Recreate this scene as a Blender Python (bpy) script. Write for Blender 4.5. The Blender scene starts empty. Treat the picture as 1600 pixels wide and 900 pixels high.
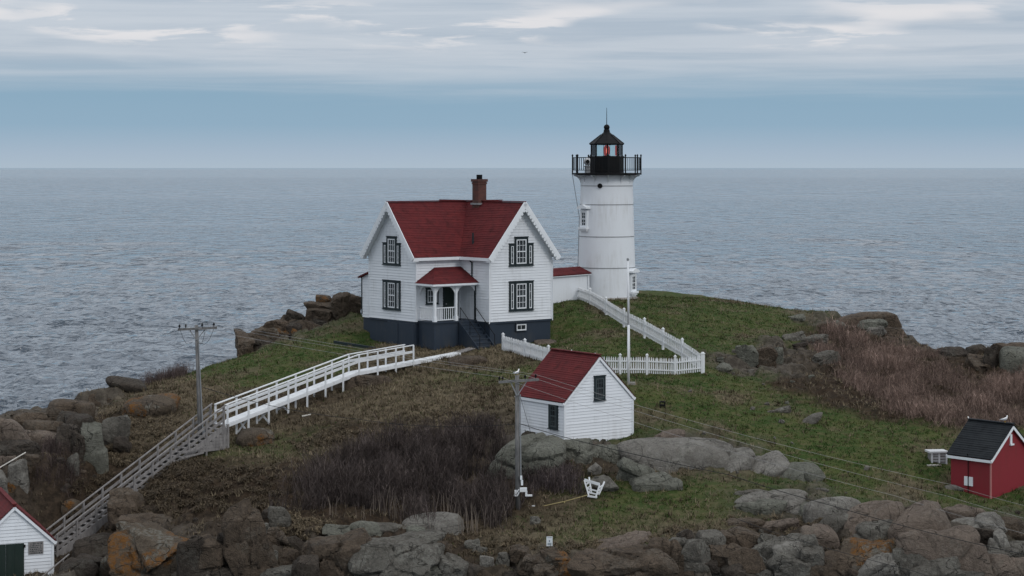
import bpy, bmesh, math, random
import numpy as np
from mathutils import Vector, Matrix
random.seed(7); np.random.seed(7)
S = bpy.context.scene
COL = S.collection
# ------------------------------------------------------------------ camera
F, H, HY = 3111.0, 26.0, 262.0           # focal length in photo pixels, eye height above the sea, horizon row
cam = bpy.data.cameras.new('camera'); camo = bpy.data.objects.new('camera', cam); COL.objects.link(camo)
camo.location = (0, 0, H); camo.rotation_euler = (math.radians(90), 0, 0)
cam.sensor_width = 36; cam.lens = 36*F/1600; cam.shift_y = -(450-HY)/1600
cam.clip_start = 1; cam.clip_end = 250000
S.camera = camo
S.view_settings.view_transform = 'Standard'; S.view_settings.look = 'None'
S.view_settings.exposure = 0.38; S.view_settings.gamma = 1
# ------------------------------------------------------------------ sun and sky
SUN_DIR = Vector((0.62, -0.62, 0.62)).normalized()     # towards the sun: right, behind the camera
sun = bpy.data.lights.new('sun', 'SUN'); suno = bpy.data.objects.new('sun', sun); COL.objects.link(suno)
sun.energy = 0.6; sun.angle = math.radians(14); sun.color = (1, .97, .94)
suno.rotation_euler = SUN_DIR.to_track_quat('Z', 'Y').to_euler()
W = bpy.data.worlds.new('World'); S.world = W; W.use_nodes = True
nt = W.node_tree; nt.nodes.clear()
def N(tree, typ, ins=None, **kw):
    n = tree.nodes.new(typ)
    for k, v in kw.items(): setattr(n, k, v)
    for k, v in (ins or {}).items():
        if hasattr(v, 'outputs'): v = v.outputs[0]
        if isinstance(v, bpy.types.NodeSocket): tree.links.new(v, n.inputs[k])
        else: n.inputs[k].default_value = v
    return n
def M(tree, op, a, b=0.0, c=0.0, clamp=False):
    return N(tree, 'ShaderNodeMath', {0: a, 1: b, 2: c}, operation=op, use_clamp=clamp)
def ramp(tree, fac, stops, interp='LINEAR'):
    n = N(tree, 'ShaderNodeValToRGB', {0: fac}); cr = n.color_ramp; cr.interpolation = interp
    while len(cr.elements) < len(stops): cr.elements.new(0.5)
    for e, (p, c) in zip(cr.elements, stops):
        e.position = p; e.color = (c if isinstance(c, tuple) else (c, c, c)) + (1,)
    return n
def mix(tree, fac, a, b, blend='MIX'):
    n = N(tree, 'ShaderNodeMix', data_type='RGBA', blend_type=blend)
    for i, v in ((0, fac), (6, a), (7, b)):
        if hasattr(v, 'outputs'): v = v.outputs[2] if v.bl_idname == 'ShaderNodeMix' else v.outputs[0]
        if isinstance(v, bpy.types.NodeSocket): tree.links.new(v, n.inputs[i])
        else: n.inputs[i].default_value = v if not isinstance(v, tuple) else (v + (1,))[:4]
    return n
def mo(n): return n.outputs[2]
def mr(tree, v, a, b, c=0.0, d=1.0, smooth=True):
    return N(tree, 'ShaderNodeMapRange', {0: v, 1: a, 2: b, 3: c, 4: d}, interpolation_type='SMOOTHSTEP' if smooth else 'LINEAR')
tc = N(nt, 'ShaderNodeTexCoord'); sep = N(nt, 'ShaderNodeSeparateXYZ', {0: tc.outputs['Generated']})
zz = M(nt, 'MAXIMUM', sep.outputs[2], 0.0)
def field(sx, sz, loc, sc, det, ro, dist=0.0):
    v = N(nt, 'ShaderNodeCombineXYZ', {0: M(nt, 'MULTIPLY', sep.outputs[0], sx), 1: M(nt, 'MULTIPLY', sep.outputs[1], sx), 2: M(nt, 'MULTIPLY', zz, sz)})
    m_ = N(nt, 'ShaderNodeMapping', {'Vector': v, 'Location': loc})
    return N(nt, 'ShaderNodeTexNoise', {'Vector': m_, 'Scale': sc, 'Detail': det, 'Roughness': ro, 'Distortion': dist})
n1 = field(7, 70, (2.2, .4, 1.3), 1.0, 6.0, .55, .3)            # broad grey folds
n2 = field(4, 120, (5.1, 3.3, 0), 1.0, 7.0, .6, .5)       # thin level streaks
n3 = field(13, 95, (.35, 1.7, 4.0), 1.0, 8.0, .6, .35)    # puffs catching the light
n4 = field(9, 45, (9.0, 2.9, 4.0), 1.0, 3.0, .5)
clear = ramp(nt, mr(nt, zz, 0.0, 0.06, smooth=False), [(0.0, (.335, .41, .485)), (0.12, (.305, .385, .475)), (0.36, (.222, .335, .44)), (0.62, (.200, .318, .425)), (1.0, (.255, .355, .45))])
streak = mr(nt, n2, .36, .66)
deck = mix(nt, streak, (.33, .39, .465), (.425, .47, .53))
warm = mr(nt, n1, .40, .64)
deck2 = mix(nt, M(nt, 'MULTIPLY', warm, .65), mo(deck), (.46, .50, .555))
puff = M(nt, 'MULTIPLY', M(nt, 'MULTIPLY', mr(nt, n3, .47, .58), mr(nt, zz, .054, .066)), M(nt, 'MULTIPLY', mr(nt, n4, .40, .56), mr(nt, zz, .088, .076)))
deck3 = mix(nt, M(nt, 'MULTIPLY', puff, .9), mo(deck2), (.625, .615, .63))
edge = M(nt, 'ADD', zz, M(nt, 'ADD', M(nt, 'MULTIPLY', M(nt, 'SUBTRACT', n2, 0.5), 0.022), M(nt, 'MULTIPLY', M(nt, 'SUBTRACT', n1, 0.5), 0.010)))
cover = mr(nt, edge, .030, .062)
skyc = mix(nt, cover, clear, mo(deck3))
# overhead the deck thickens evenly
top = mix(nt, mr(nt, zz, .10, .95, smooth=False), mo(skyc), mo(mix(nt, warm, (.95, .98, 1.03), (1.08, 1.10, 1.13))))
SKY = N(nt, 'ShaderNodeTexSky', sky_type='NISHITA', sun_disc=False, sun_elevation=math.asin(SUN_DIR.z),
        sun_rotation=math.atan2(SUN_DIR.x, SUN_DIR.y), air_density=1.0, dust_density=2.0)
bgA = N(nt, 'ShaderNodeBackground', {'Color': SKY, 'Strength': 0.06})
bgB = N(nt, 'ShaderNodeBackground', {'Color': mo(top), 'Strength': 1.0})
ms = N(nt, 'ShaderNodeMixShader', {0: 0.92, 1: bgA, 2: bgB})
wo = N(nt, 'ShaderNodeOutputWorld', {'Surface': ms})
# ------------------------------------------------------------------ helpers
def at(px, py, Y): return Vector(((px-800)/F*Y, Y, H-(py-HY)/F*Y))
ORI = {}
def thing(name, label, cat, loc=(0, 0, 0), group=None):
    o = bpy.data.objects.new(name, None); COL.objects.link(o); o.location = loc; o.empty_display_size = .3
    ORI[o.name] = Vector(loc); tag(o, label, cat, group); return o
def tag(o, label=None, cat=None, group=None, kind=None):
    for k, v in (('label', label), ('category', cat), ('group', group), ('kind', kind)):
        if v: o[k] = v
    return o
def org(o): return ORI[o.name] if o is not None else Vector((0, 0, 0))
class Face:
    """a wall plane: P lower corner, U along the wall, N outwards"""
    def __init__(s, P, U, Nn): s.P, s.U, s.N = Vector(P), Vector(U).normalized(), Vector(Nn).normalized()
    def pt(s, u, z, o=0): return Vector((s.P.x+s.U.x*u+s.N.x*o, s.P.y+s.U.y*u+s.N.y*o, z))
class MB:
    def __init__(s): s.v, s.f = [], []
    def add(s, vs, fs):
        b = len(s.v); s.v += [tuple(v) for v in vs]; s.f += [tuple(b+i for i in f) for f in fs]
    def hexa(s, a): s.add(a, [(0, 3, 2, 1), (4, 5, 6, 7), (0, 1, 5, 4), (1, 2, 6, 5), (2, 3, 7, 6), (3, 0, 4, 7)])
    def box(s, c, ax, ay, az):       # centre and three half vectors
        c, ax, ay, az = map(Vector, (c, ax, ay, az))
        s.hexa([c-ax-ay-az, c+ax-ay-az, c+ax+ay-az, c-ax+ay-az, c-ax-ay+az, c+ax-ay+az, c+ax+ay+az, c-ax+ay+az])
    def fbox(s, f, u0, u1, z0, z1, o0, o1):
        s.hexa([f.pt(u0, z0, o1), f.pt(u1, z0, o1), f.pt(u1, z0, o0), f.pt(u0, z0, o0), f.pt(u0, z1, o1), f.pt(u1, z1, o1), f.pt(u1, z1, o0), f.pt(u0, z1, o0)])
    def beam(s, p, q, w, h, up=(0, 0, 1)):
        p, q = Vector(p), Vector(q); d = (q-p); u = Vector(up); x = d.cross(u).normalized(); z = x.cross(d).normalized()
        s.box((p+q)/2, d/2, x*w/2, z*h/2)
    def tube(s, p, q, r0, r1=None, n=8):
        p, q = Vector(p), Vector(q); r1 = r0 if r1 is None else r1; d = (q-p).normalized()
        x = d.orthogonal().normalized(); y = d.cross(x); vs = []
        for c, r in ((p, r0), (q, r1)):
            for k in range(n): a = 2*math.pi*k/n; vs.append(c+(x*math.cos(a)+y*math.sin(a))*r)
        s.add(vs, [(k, (k+1) % n, n+(k+1) % n, n+k) for k in range(n)]+[tuple(range(n-1, -1, -1)), tuple(range(n, 2*n))])
    def path(s, pts, r, n=5):
        for a, b in zip(pts[:-1], pts[1:]): s.tube(a, b, r, r, n)
    def lathe(s, c, prof, n=32, a0=0.0, caps=True):
        c = Vector(c); vs = []; m = len(prof)
        for r, z in prof:
            for k in range(n): a = a0+2*math.pi*k/n; vs.append((c.x+r*math.cos(a), c.y+r*math.sin(a), c.z+z))
        fs = [(i*n+k, i*n+(k+1) % n, (i+1)*n+(k+1) % n, (i+1)*n+k) for i in range(m-1) for k in range(n)]
        if caps: fs += [tuple(range(n-1, -1, -1)), tuple((m-1)*n+k for k in range(n))]
        s.add(vs, fs)
    def prism(s, poly, ext):
        poly = [Vector(p) for p in poly]; e = Vector(ext); n = len(poly)
        s.add(poly+[p+e for p in poly], [tuple(range(n-1, -1, -1)), tuple(range(n, 2*n))]+[(k, (k+1) % n, n+(k+1) % n, n+k) for k in range(n)])
    def lapped(s, P, U, V, Nn, poly, course, depth, base=0.0, jit=0.0, gap=0.0):
        """overlapping boards or shingle courses: poly (u,v) convex, cut into bands along v, each a wedge proud at its lower edge"""
        P, U, V, Nn = Vector(P), Vector(U), Vector(V), Vector(Nn)
        v0 = min(p[1] for p in poly); v1 = max(p[1] for p in poly); nb = max(1, round((v1-v0)/course)); h = (v1-v0)/nb
        def clip(pl, lim, keep):
            out = []
            for i in range(len(pl)):
                a, b = pl[i], pl[(i+1) % len(pl)]; da, db = (a[1]-lim)*keep, (b[1]-lim)*keep
                if da >= -1e-9: out.append(a)
                if (da > 1e-9 and db < -1e-9) or (da < -1e-9 and db > 1e-9):
                    t = da/(da-db); out.append((a[0]+(b[0]-a[0])*t, lim))
            return out
        for i in range(nb):
            lo, hi = v0+i*h+(gap if i else 0), v0+(i+1)*h
            pl = clip(clip(poly, lo, 1), hi, -1)
            if len(pl) < 3: continue
            dd = depth*(1+random.uniform(-jit, jit))
            off = lambda v: base+dd*(1-(v-lo)/h*.8)
            vs = [P+U*u+V*v+Nn*off(v) for u, v in pl]
            s.add(vs, [tuple(range(len(vs)))])
            low = [p for p in pl if abs(p[1]-lo) < 1e-6]
            if len(low) >= 2:
                a, b = min(low), max(low)
                s.add([P+U*a[0]+V*lo+Nn*(base+dd), P+U*b[0]+V*lo+Nn*(base+dd), P+U*b[0]+V*lo+Nn*(base-.002), P+U*a[0]+V*lo+Nn*(base-.002)], [(3, 2, 1, 0)])
    def slope(s, e0, e1, r1, r0, th=.1, course=.14, depth=.018):
        """a roof slope: eave e0-e1, ridge r0-r1, slab th thick under shingle courses"""
        e0, e1, r0, r1 = map(Vector, (e0, e1, r0, r1)); U = (e1-e0).normalized(); V = (r0-e0); V = (V-U*V.dot(U)).normalized()
        Nn = U.cross(V); Nn = Nn if Nn.z > 0 else -Nn
        poly = [((p-e0).dot(U), (p-e0).dot(V)) for p in (e0, e1, r1, r0)]
        if (r1-r0).length < 1e-4: poly = poly[:3]
        s.prism([e0+U*u+V*v-Nn*.003 for u, v in poly], -Nn*th)
        s.lapped(e0, U, V, Nn, poly, course, depth, .0, .35)
    def build(s, name, mat, parent=None, smooth=False, kind=None, label=None):
        o = org(parent); me = bpy.data.meshes.new(name)
        me.from_pydata([(x-o.x, y-o.y, z-o.z) for x, y, z in s.v], [], s.f); me.update()
        me.materials.append(mat)
        bm = bmesh.new(); bm.from_mesh(me); bmesh.ops.recalc_face_normals(bm, faces=bm.faces); bm.to_mesh(me); bm.free()
        if smooth: me.shade_smooth()
        ob = bpy.data.objects.new(name, me); COL.objects.link(ob)
        if parent is not None: ob.parent = parent
        ORI[ob.name] = o
        if kind: ob['kind'] = kind
        if label: ob['label'] = label
        return ob
def place(src_mesh, name, parent, loc, rotz=0.0):
    ob = bpy.data.objects.new(name, src_mesh); COL.objects.link(ob); ob.parent = parent
    ob.location = Vector(loc)-org(parent); ob.rotation_euler = (0, 0, rotz); ORI[ob.name] = Vector(loc); return ob
def local_mesh(mb, name, mat):
    me = bpy.data.meshes.new(name); me.from_pydata(mb.v, [], mb.f); me.materials.append(mat); me.update(); return me
def np_mesh(name, verts, faces, mat, parent=None, cols=None, smooth=False, cname='Col'):
    verts = np.asarray(verts, np.float32); faces = np.asarray(faces, np.int32); k = faces.shape[1]; nf = len(faces)
    me = bpy.data.meshes.new(name); me.vertices.add(len(verts)); me.vertices.foreach_set('co', verts.ravel())
    me.loops.add(nf*k); me.loops.foreach_set('vertex_index', faces.ravel())
    me.polygons.add(nf); me.polygons.foreach_set('loop_start', np.arange(0, nf*k, k, dtype=np.int32))
    me.polygons.foreach_set('use_smooth', np.full(nf, smooth))
    if cols is not None:
        a = me.color_attributes.new(cname, 'FLOAT_COLOR', 'POINT'); c = np.ones((len(verts), 4), np.float32); c[:, :3] = cols
        a.data.foreach_set('color', c.ravel())
    me.update(calc_edges=True); me.materials.append(mat)
    ob = bpy.data.objects.new(name, me); COL.objects.link(ob)
    if parent is not None: ob.parent = parent
    ORI[ob.name] = org(parent); return ob
# numpy gradient noise
_rng = np.random.RandomState(3); _perm = _rng.permutation(256); _perm = np.concatenate([_perm]*3)
_g = _rng.normal(size=(256, 3)); _g /= np.linalg.norm(_g, axis=1)[:, None]
def pn(P):
    P = np.asarray(P, float); i = np.floor(P).astype(int); f = P-i; i &= 255; u = f*f*f*(f*(f*6-15)+10); r = 0
    for dx in (0, 1):
        for dy in (0, 1):
            for dz in (0, 1):
                h = _perm[_perm[_perm[i[:, 0]+dx]+i[:, 1]+dy]+i[:, 2]+dz] & 255
                d = (_g[h]*(f-np.array((dx, dy, dz)))).sum(1)
                w = (u[:, 0] if dx else 1-u[:, 0])*(u[:, 1] if dy else 1-u[:, 1])*(u[:, 2] if dz else 1-u[:, 2]); r = r+d*w
    return r*1.6
def fbm(P, o=4, g=.5):
    P = np.asarray(P, float); a, s, t = 1.0, 0.0, 0.0
    for k in range(o): s = s+a*pn(P*2.0**k+k*17.3); t += a; a *= g
    return s/t
def n2d(X, Y, sc, o=3, seed=0.0, g=.5): return fbm(np.stack([X*sc, Y*sc, np.full_like(X, seed)], 1), o, g)
# ------------------------------------------------------------------ materials
MATS = {}
def newmat(name):
    m = bpy.data.materials.new(name); m.use_nodes = True; t = m.node_tree; t.nodes.clear()
    b = N(t, 'ShaderNodeBsdfPrincipled'); N(t, 'ShaderNodeOutputMaterial', {'Surface': b}); MATS[name] = m; return m, t, b
def setc(t, b, sock, v):
    if hasattr(v, 'outputs'): v = mo(v) if v.bl_idname == 'ShaderNodeMix' else v.outputs[0]
    if isinstance(v, bpy.types.NodeSocket): t.links.new(v, b.inputs[sock])
    else: b.inputs[sock].default_value = v if not isinstance(v, tuple) else (v+(1,))[:4]
def obco(t): return N(t, 'ShaderNodeNewGeometry').outputs['Position']
def noise(t, co, sc, det=4.0, ro=.55, dist=0.0): return N(t, 'ShaderNodeTexNoise', {'Vector': co, 'Scale': sc, 'Detail': det, 'Roughness': ro, 'Distortion': dist})
def scaled(t, co, s, loc=(0, 0, 0)): return N(t, 'ShaderNodeMapping', {'Vector': co, 'Scale': s, 'Location': loc}).outputs[0]
def bump(t, b, h, st=.3, d=.02): setc(t, b, 'Normal', N(t, 'ShaderNodeBump', {'Height': h, 'Strength': st, 'Distance': d}))
def paint(name, col, rough=.6, wear=(.5, .5, .5), wamt=.25, sc=1.2, streak=True, spec=.3):
    """weathered paint: faint broad tone, vertical rain streaks, small chips of wear"""
    m, t, b = newmat(name); co = obco(t)
    n_ = noise(t, co, sc, 5.0); s_ = noise(t, scaled(t, co, (5, 5, .5)), 1.0, 4.0)
    f = M(t, 'MULTIPLY', mr(t, n_, .42, .72), mr(t, s_, .35, .7) if streak else 1.0)
    c = mix(t, M(t, 'MULTIPLY', f, wamt), col, wear)
    fine = noise(t, co, 14.0, 3.0); c = mix(t, M(t, 'MULTIPLY', mr(t, fine, .6, .75), wamt*.5), mo(c), wear)
    setc(t, b, 'Base Color', c); b.inputs['Roughness'].default_value = rough; b.inputs['Specular IOR Level'].default_value = spec
    bump(t, b, fine, .15, .01); return m
white = paint('white_paint', (.69, .72, .755), .6, (.42, .43, .43), .42, .9)
white_trim = paint('white_trim_paint', (.70, .73, .76), .55, (.45, .45, .44), .25)
tower_white = paint('tower_white_paint', (.68, .71, .745), .5, (.46, .46, .45), .5, .5)
fence_white = paint('fence_white_paint', (.66, .68, .70), .6, (.38, .38, .36), .45, 2.0)
navy = paint('navy_paint', (.022, .033, .05), .55, (.05, .055, .06), .7, .8)
trimdark = paint('dark_trim_paint', (.012, .022, .026), .5, (.05, .05, .05), .3)
black = paint('black_iron_paint', (.006, .007, .008), .6, (.03, .022, .018), .25, 2.0, True, .12)
green_door = paint('green_door_paint', (.010, .022, .018), .55, (.03, .04, .035), .4)
redwall = paint('red_wall_paint', (.205, .020, .028), .55, (.15, .025, .025), .6, .7)
grey_metal = paint('grey_metal', (.22, .23, .24), .45, (.1, .08, .06), .4, 3.0)
concrete = paint('concrete', (.25, .24, .22), .85, (.14, .13, .11), .7, 2.0)
def shingle(name, c1, c2, c3):
    m, t, b = newmat(name); co = obco(t)
    n_ = noise(t, co, .8, 5.0); v = N(t, 'ShaderNodeTexVoronoi', {'Vector': scaled(t, co, (3.2, 3.2, 6)), 'Scale': 1.0})
    c = mix(t, mr(t, n_, .35, .7), c1, c2); c = mix(t, M(t, 'MULTIPLY', mr(t, v.outputs['Color'], .2, 1.0), .55), mo(c), c3)
    st = noise(t, scaled(t, co, (2.5, 2.5, .35)), 1.0, 4.0); c = mix(t, M(t, 'MULTIPLY', mr(t, st, .52, .75), .6), mo(c), tuple(x*.45 for x in c1))
    setc(t, b, 'Base Color', c); b.inputs['Roughness'].default_value = .85; b.inputs['Specular IOR Level'].default_value = .2
    bump(t, b, noise(t, co, 25.0, 3.0), .4, .02); return m
red_roof = shingle('red_shingles', (.090, .013, .015), (.115, .017, .018), (.062, .012, .014))
black_roof = shingle('black_shingles', (.014, .017, .02), (.02, .023, .026), (.009, .011, .014))
def wood(name, c1, c2, sc=1.0):
    m, t, b = newmat(name); co = obco(t)
    g = noise(t, scaled(t, co, (9*sc, 9*sc, 2*sc)), 1.0, 6.0, .65); n_ = noise(t, co, 1.3, 3.0)
    c = mix(t, mr(t, g, .3, .7), c1, c2); c = mix(t, M(t, 'MULTIPLY', mr(t, n_, .5, .7), .4), mo(c), tuple(x*.5 for x in c1))
    setc(t, b, 'Base Color', c); b.inputs['Roughness'].default_value = .85; b.inputs['Specular IOR Level'].default_value = .2
    bump(t, b, g, .4, .01); return m
grey_wood = wood('weathered_grey_wood', (.15, .142, .140), (.25, .238, .232))
pole_wood = wood('pole_wood', (.10, .10, .10), (.19, .185, .18), .7)
pale_wood = wood('bleached_wood', (.42, .40, .36), (.58, .56, .52))
def brick_mat():
    m, t, b = newmat('chimney_brick'); co = obco(t)
    s = N(t, 'ShaderNodeSeparateXYZ', {0: co}); v = N(t, 'ShaderNodeCombineXYZ', {0: M(t, 'ADD', s.outputs[0], s.outputs[1]), 1: s.outputs[2], 2: 0.0})
    br = N(t, 'ShaderNodeTexBrick', {'Vector': v, 'Color1': (.105, .030, .022, 1), 'Color2': (.07, .022, .018, 1), 'Mortar': (.09, .06, .05, 1), 'Scale': 1.0, 'Mortar Size': .008, 'Brick Width': .21, 'Row Height': .075})
    c = mix(t, M(t, 'MULTIPLY', mr(t, noise(t, co, 3.0), .4, .7), .6), br.outputs[0], (.03, .022, .02))
    setc(t, b, 'Base Color', c); b.inputs['Roughness'].default_value = .9; bump(t, b, br.outputs['Fac'], -.5, .01); return m
brickm = brick_mat()
def glassm():
    m, t, b = newmat('window_glass'); n_ = noise(t, obco(t), 1.1, 2.0)
    setc(t, b, 'Base Color', mix(t, mr(t, n_, .35, .65), (.008, .011, .014), (.05, .06, .065)))
    b.inputs['Roughness'].default_value = .06; b.inputs['IOR'].default_value = 1.5; return m
glass = glassm()
def lanternglass():
    m = bpy.data.materials.new('lantern_glass'); m.use_nodes = True; t = m.node_tree; t.nodes.clear()
    tr = N(t, 'ShaderNodeBsdfTransparent', {'Color': (.9, .95, .95, 1)}); gl = N(t, 'ShaderNodeBsdfGlossy', {'Roughness': .03})
    fr = N(t, 'ShaderNodeFresnel', {'IOR': 1.45}); x = N(t, 'ShaderNodeMixShader', {0: fr, 1: tr, 2: gl}); N(t, 'ShaderNodeOutputMaterial', {'Surface': x}); return m
lantern_glass = lanternglass()
def lensm():
    m, t, b = newmat('red_fresnel_lens'); co = obco(t); w = N(t, 'ShaderNodeTexWave', {'Vector': co, 'Scale': 5.0, 'Distortion': 0.0}, bands_direction='Z')
    setc(t, b, 'Base Color', (.25, .015, .015)); b.inputs['Roughness'].default_value = .15
    setc(t, b, 'Emission Color', (1.0, .10, .08)); b.inputs['Emission Strength'].default_value = .16; bump(t, b, w, .6, .03); return m
lens_red = lensm()
def lampm():
    m, t, b = newmat('lit_lamp'); setc(t, b, 'Base Color', (.5, .1, .08)); setc(t, b, 'Emission Color', (1, .22, .16)); b.inputs['Emission Strength'].default_value = .9; return m
lamp_lit = lampm()
def granite(name, c1, c2, c3, lichen, lam, orange=0.0, dark=.5):
    """weathered granite: mottled tone, mineral speckle, dark seams, pale and orange lichen patches"""
    m, t, b = newmat(name); co = obco(t)
    big = noise(t, co, .55, 6.0, .6, .4); mid = noise(t, co, 2.3, 8.0, .72); fine = noise(t, co, 14.0, 5.0, .75)
    c = mix(t, mr(t, big, .36, .64), c1, c2); c = mix(t, M(t, 'MULTIPLY', mr(t, mid, .45, .68), .6), mo(c), c3)
    c = mix(t, M(t, 'MULTIPLY', mr(t, fine, .5, .72), .45), mo(c), tuple(x*1.5 for x in c2))
    c = mix(t, M(t, 'MULTIPLY', mr(t, noise(t, scaled(t, co, (1.4, 1.4, .45)), 1.0, 6.0, .7), .54, .66), dark), mo(c), (.028, .024, .022))
    lp = M(t, 'MULTIPLY', mr(t, noise(t, co, .75, 4.0, .6), .52, .60), mr(t, noise(t, co, 6.0, 5.0, .75), .42, .56))
    c = mix(t, M(t, 'MULTIPLY', lp, lam), mo(c), lichen)
    # hairline joints: thin wandering lines where stretched noises cross their middle
    j1 = noise(t, scaled(t, co, (.35, .5, 1.5), (2, 5, 1)), .8, 3.0, .45); j2 = noise(t, scaled(t, co, (1.1, .6, .3), (7, 1, 3)), .8, 3.0, .45)
    cr = M(t, 'MULTIPLY', mr(t, M(t, 'ABSOLUTE', M(t, 'SUBTRACT', j1, .5)), .0, .006), mr(t, M(t, 'ABSOLUTE', M(t, 'SUBTRACT', j2, .53)), .0, .005))
    chip = noise(t, co, 5.5, 6.0, .8); c = mix(t, M(t, 'MULTIPLY', mr(t, chip, .5, .64), .55), mo(c), tuple(x*.55 for x in c1)); c = mix(t, M(t, 'MULTIPLY', mr(t, chip, .46, .34), .5), mo(c), tuple(min(.4, x*1.45) for x in c2))
    if orange:
        op = M(t, 'MULTIPLY', mr(t, noise(t, scaled(t, co, (1, 1, 1), (4.4, 2.2, 9.1)), .55, 3.0, .5), .49, .57), mr(t, noise(t, co, 4.0, 6.0, .75), .40, .60))
        c = mix(t, M(t, 'MULTIPLY', op, orange), mo(c), (.23, .098, .02))
    setc(t, b, 'Base Color', mix(t, cr, tuple(x*.42 for x in c1), mo(c)))
    b.inputs['Roughness'].default_value = .88; b.inputs['Specular IOR Level'].default_value = .2
    hh = M(t, 'ADD', M(t, 'MULTIPLY', cr, .4), M(t, 'ADD', M(t, 'MULTIPLY', mid, 1.4), M(t, 'ADD', M(t, 'MULTIPLY', chip, -.7), M(t, 'MULTIPLY', fine, .35))))
    bump(t, b, hh, 1.0, .34); return m
GR = {'g': granite('granite_grey', (0.136, 0.127, 0.109), (0.193, 0.183, 0.159), (0.089, 0.076, 0.062), (0.285, 0.280, 0.244), .55),
      'n': granite('granite_green_grey', (0.157, 0.161, 0.133), (0.214, 0.215, 0.180), (0.106, 0.101, 0.080), (0.285, 0.287, 0.244), .5, 0, .4),
      'b': granite('granite_brown', (0.097, 0.074, 0.054), (0.150, 0.114, 0.083), (0.064, 0.049, 0.037), (0.200, 0.178, 0.147), .4),
      'p': granite('granite_pink', (0.178, 0.142, 0.116), (0.235, 0.188, 0.151), (0.122, 0.099, 0.080), (0.271, 0.239, 0.198), .4, 0, .4),
      'o': granite('granite_orange_lichen', (0.106, 0.082, 0.059), (0.150, 0.120, 0.089), (0.067, 0.052, 0.039), (0.271, 0.273, 0.237), .6, .9),
      'k': granite('granite_dark', (0.060, 0.049, 0.040), (0.095, 0.078, 0.063), (0.043, 0.036, 0.028), (0.143, 0.137, 0.116), .4),
      'l': granite('granite_pale', (0.221, 0.209, 0.186), (0.285, 0.271, 0.244), (0.150, 0.134, 0.112), (0.357, 0.348, 0.308), .5, 0, .4)}
def vegm(name, rough=.8):
    m, t, b = newmat(name); a = N(t, 'ShaderNodeVertexColor', layer_name='Col'); setc(t, b, 'Base Color', a.outputs[0])
    b.inputs['Roughness'].default_value = rough; b.inputs['Specular IOR Level'].default_value = .15; return m
veg = vegm('leaf_and_stem')
def groundm():
    m, t, b = newmat('headland_ground'); co = obco(t); a = N(t, 'ShaderNodeVertexColor', layer_name='Zone'); s = N(t, 'ShaderNodeSeparateColor', {0: a.outputs[0]})
    n_ = noise(t, co, .7, 6.0, .65); f_ = noise(t, co, 9.0, 5.0, .7); g_ = noise(t, co, 2.6, 5.0, .65)
    grn = mix(t, mr(t, n_, .35, .65), (.027, .052, .011), (.056, .068, .021)); grn = mix(t, M(t, 'MULTIPLY', mr(t, g_, .46, .62), .6), mo(grn), (.095, .080, .040))
    dry = mix(t, mr(t, g_, .35, .65), (.062, .049, .032), (.118, .095, .063)); dry = mix(t, M(t, 'MULTIPLY', mr(t, f_, .5, .7), .6), mo(dry), (.15, .115, .07))
    peat = mix(t, mr(t, g_, .35, .65), (.018, .013, .009), (.042, .029, .019)); peat = mix(t, M(t, 'MULTIPLY', mr(t, f_, .52, .7), .5), mo(peat), (.075, .054, .037))
    rk = mix(t, mr(t, g_, .35, .65), (.052, .045, .037), (.100, .088, .073)); rk = mix(t, M(t, 'MULTIPLY', mr(t, f_, .5, .7), .6), mo(rk), (.022, .018, .015))
    c = mix(t, s.outputs[0], mo(dry), mo(grn)); c = mix(t, s.outputs[1], mo(c), mo(peat)); c = mix(t, s.outputs[2], mo(c), mo(rk))
    setc(t, b, 'Base Color', c); b.inputs['Roughness'].default_value = .95; b.inputs['Specular IOR Level'].default_value = .1
    bump(t, b, M(t, 'ADD', M(t, 'MULTIPLY', g_, .6), M(t, 'MULTIPLY', f_, .35)), 1.0, .16); return m
groundmat = groundm()
def seam():
    m, t, b = newmat('sea_water'); co = obco(t)
    d = N(t, 'ShaderNodeVectorMath', {0: co}, operation='LENGTH').outputs['Value']
    gust = noise(t, scaled(t, co, (.004, .010, 1)), 1.0, 4.0, .55); dn = mr(t, d, 150, 4000, smooth=False)
    # wavelets: short chop inshore, longer seas further out, each band fading into the next
    h = 0.0
    for a0, a1, b0, b1, lx, ly, c_ in ((0, 1, 230, 330, 1.5, 2.6, .46), (230, 330, 420, 560, 2.6, 5.2, .46), (420, 560, 800, 1000, 5.0, 11, .44), (800, 1000, 1500, 2000, 10, 24, .38), (1500, 2000, 4000, 7000, 24, 64, .26), (4000, 7000, 20000, 40000, 70, 200, .12)):
        w_ = M(t, 'MULTIPLY', mr(t, d, a0, a1), mr(t, d, b0, b1, 1.0, 0.0))
        n_ = noise(t, scaled(t, co, (1/lx, 1/ly, 1), (lx*3.7, ly*1.3, 0)), 1.0, 2.5, .55, .5)
        h = M(t, 'ADD', M(t, 'MULTIPLY', M(t, 'MULTIPLY', n_, w_), ly*c_*1.5), h)
    setc(t, b, 'Base Color', mix(t, mr(t, gust, .4, .62), (.020, .038, .060), (.030, .052, .078))); b.inputs['IOR'].default_value = 1.48
    setc(t, b, 'Roughness', M(t, 'ADD', ramp(t, dn, [(0, .04), (.15, .07), (1, .08)]), M(t, 'MULTIPLY', gust, .05)))
    setc(t, b, 'Normal', N(t, 'ShaderNodeBump', {'Height': h, 'Strength': 1.0, 'Distance': 1.0})); return m
sea_mat = seam()
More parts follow.
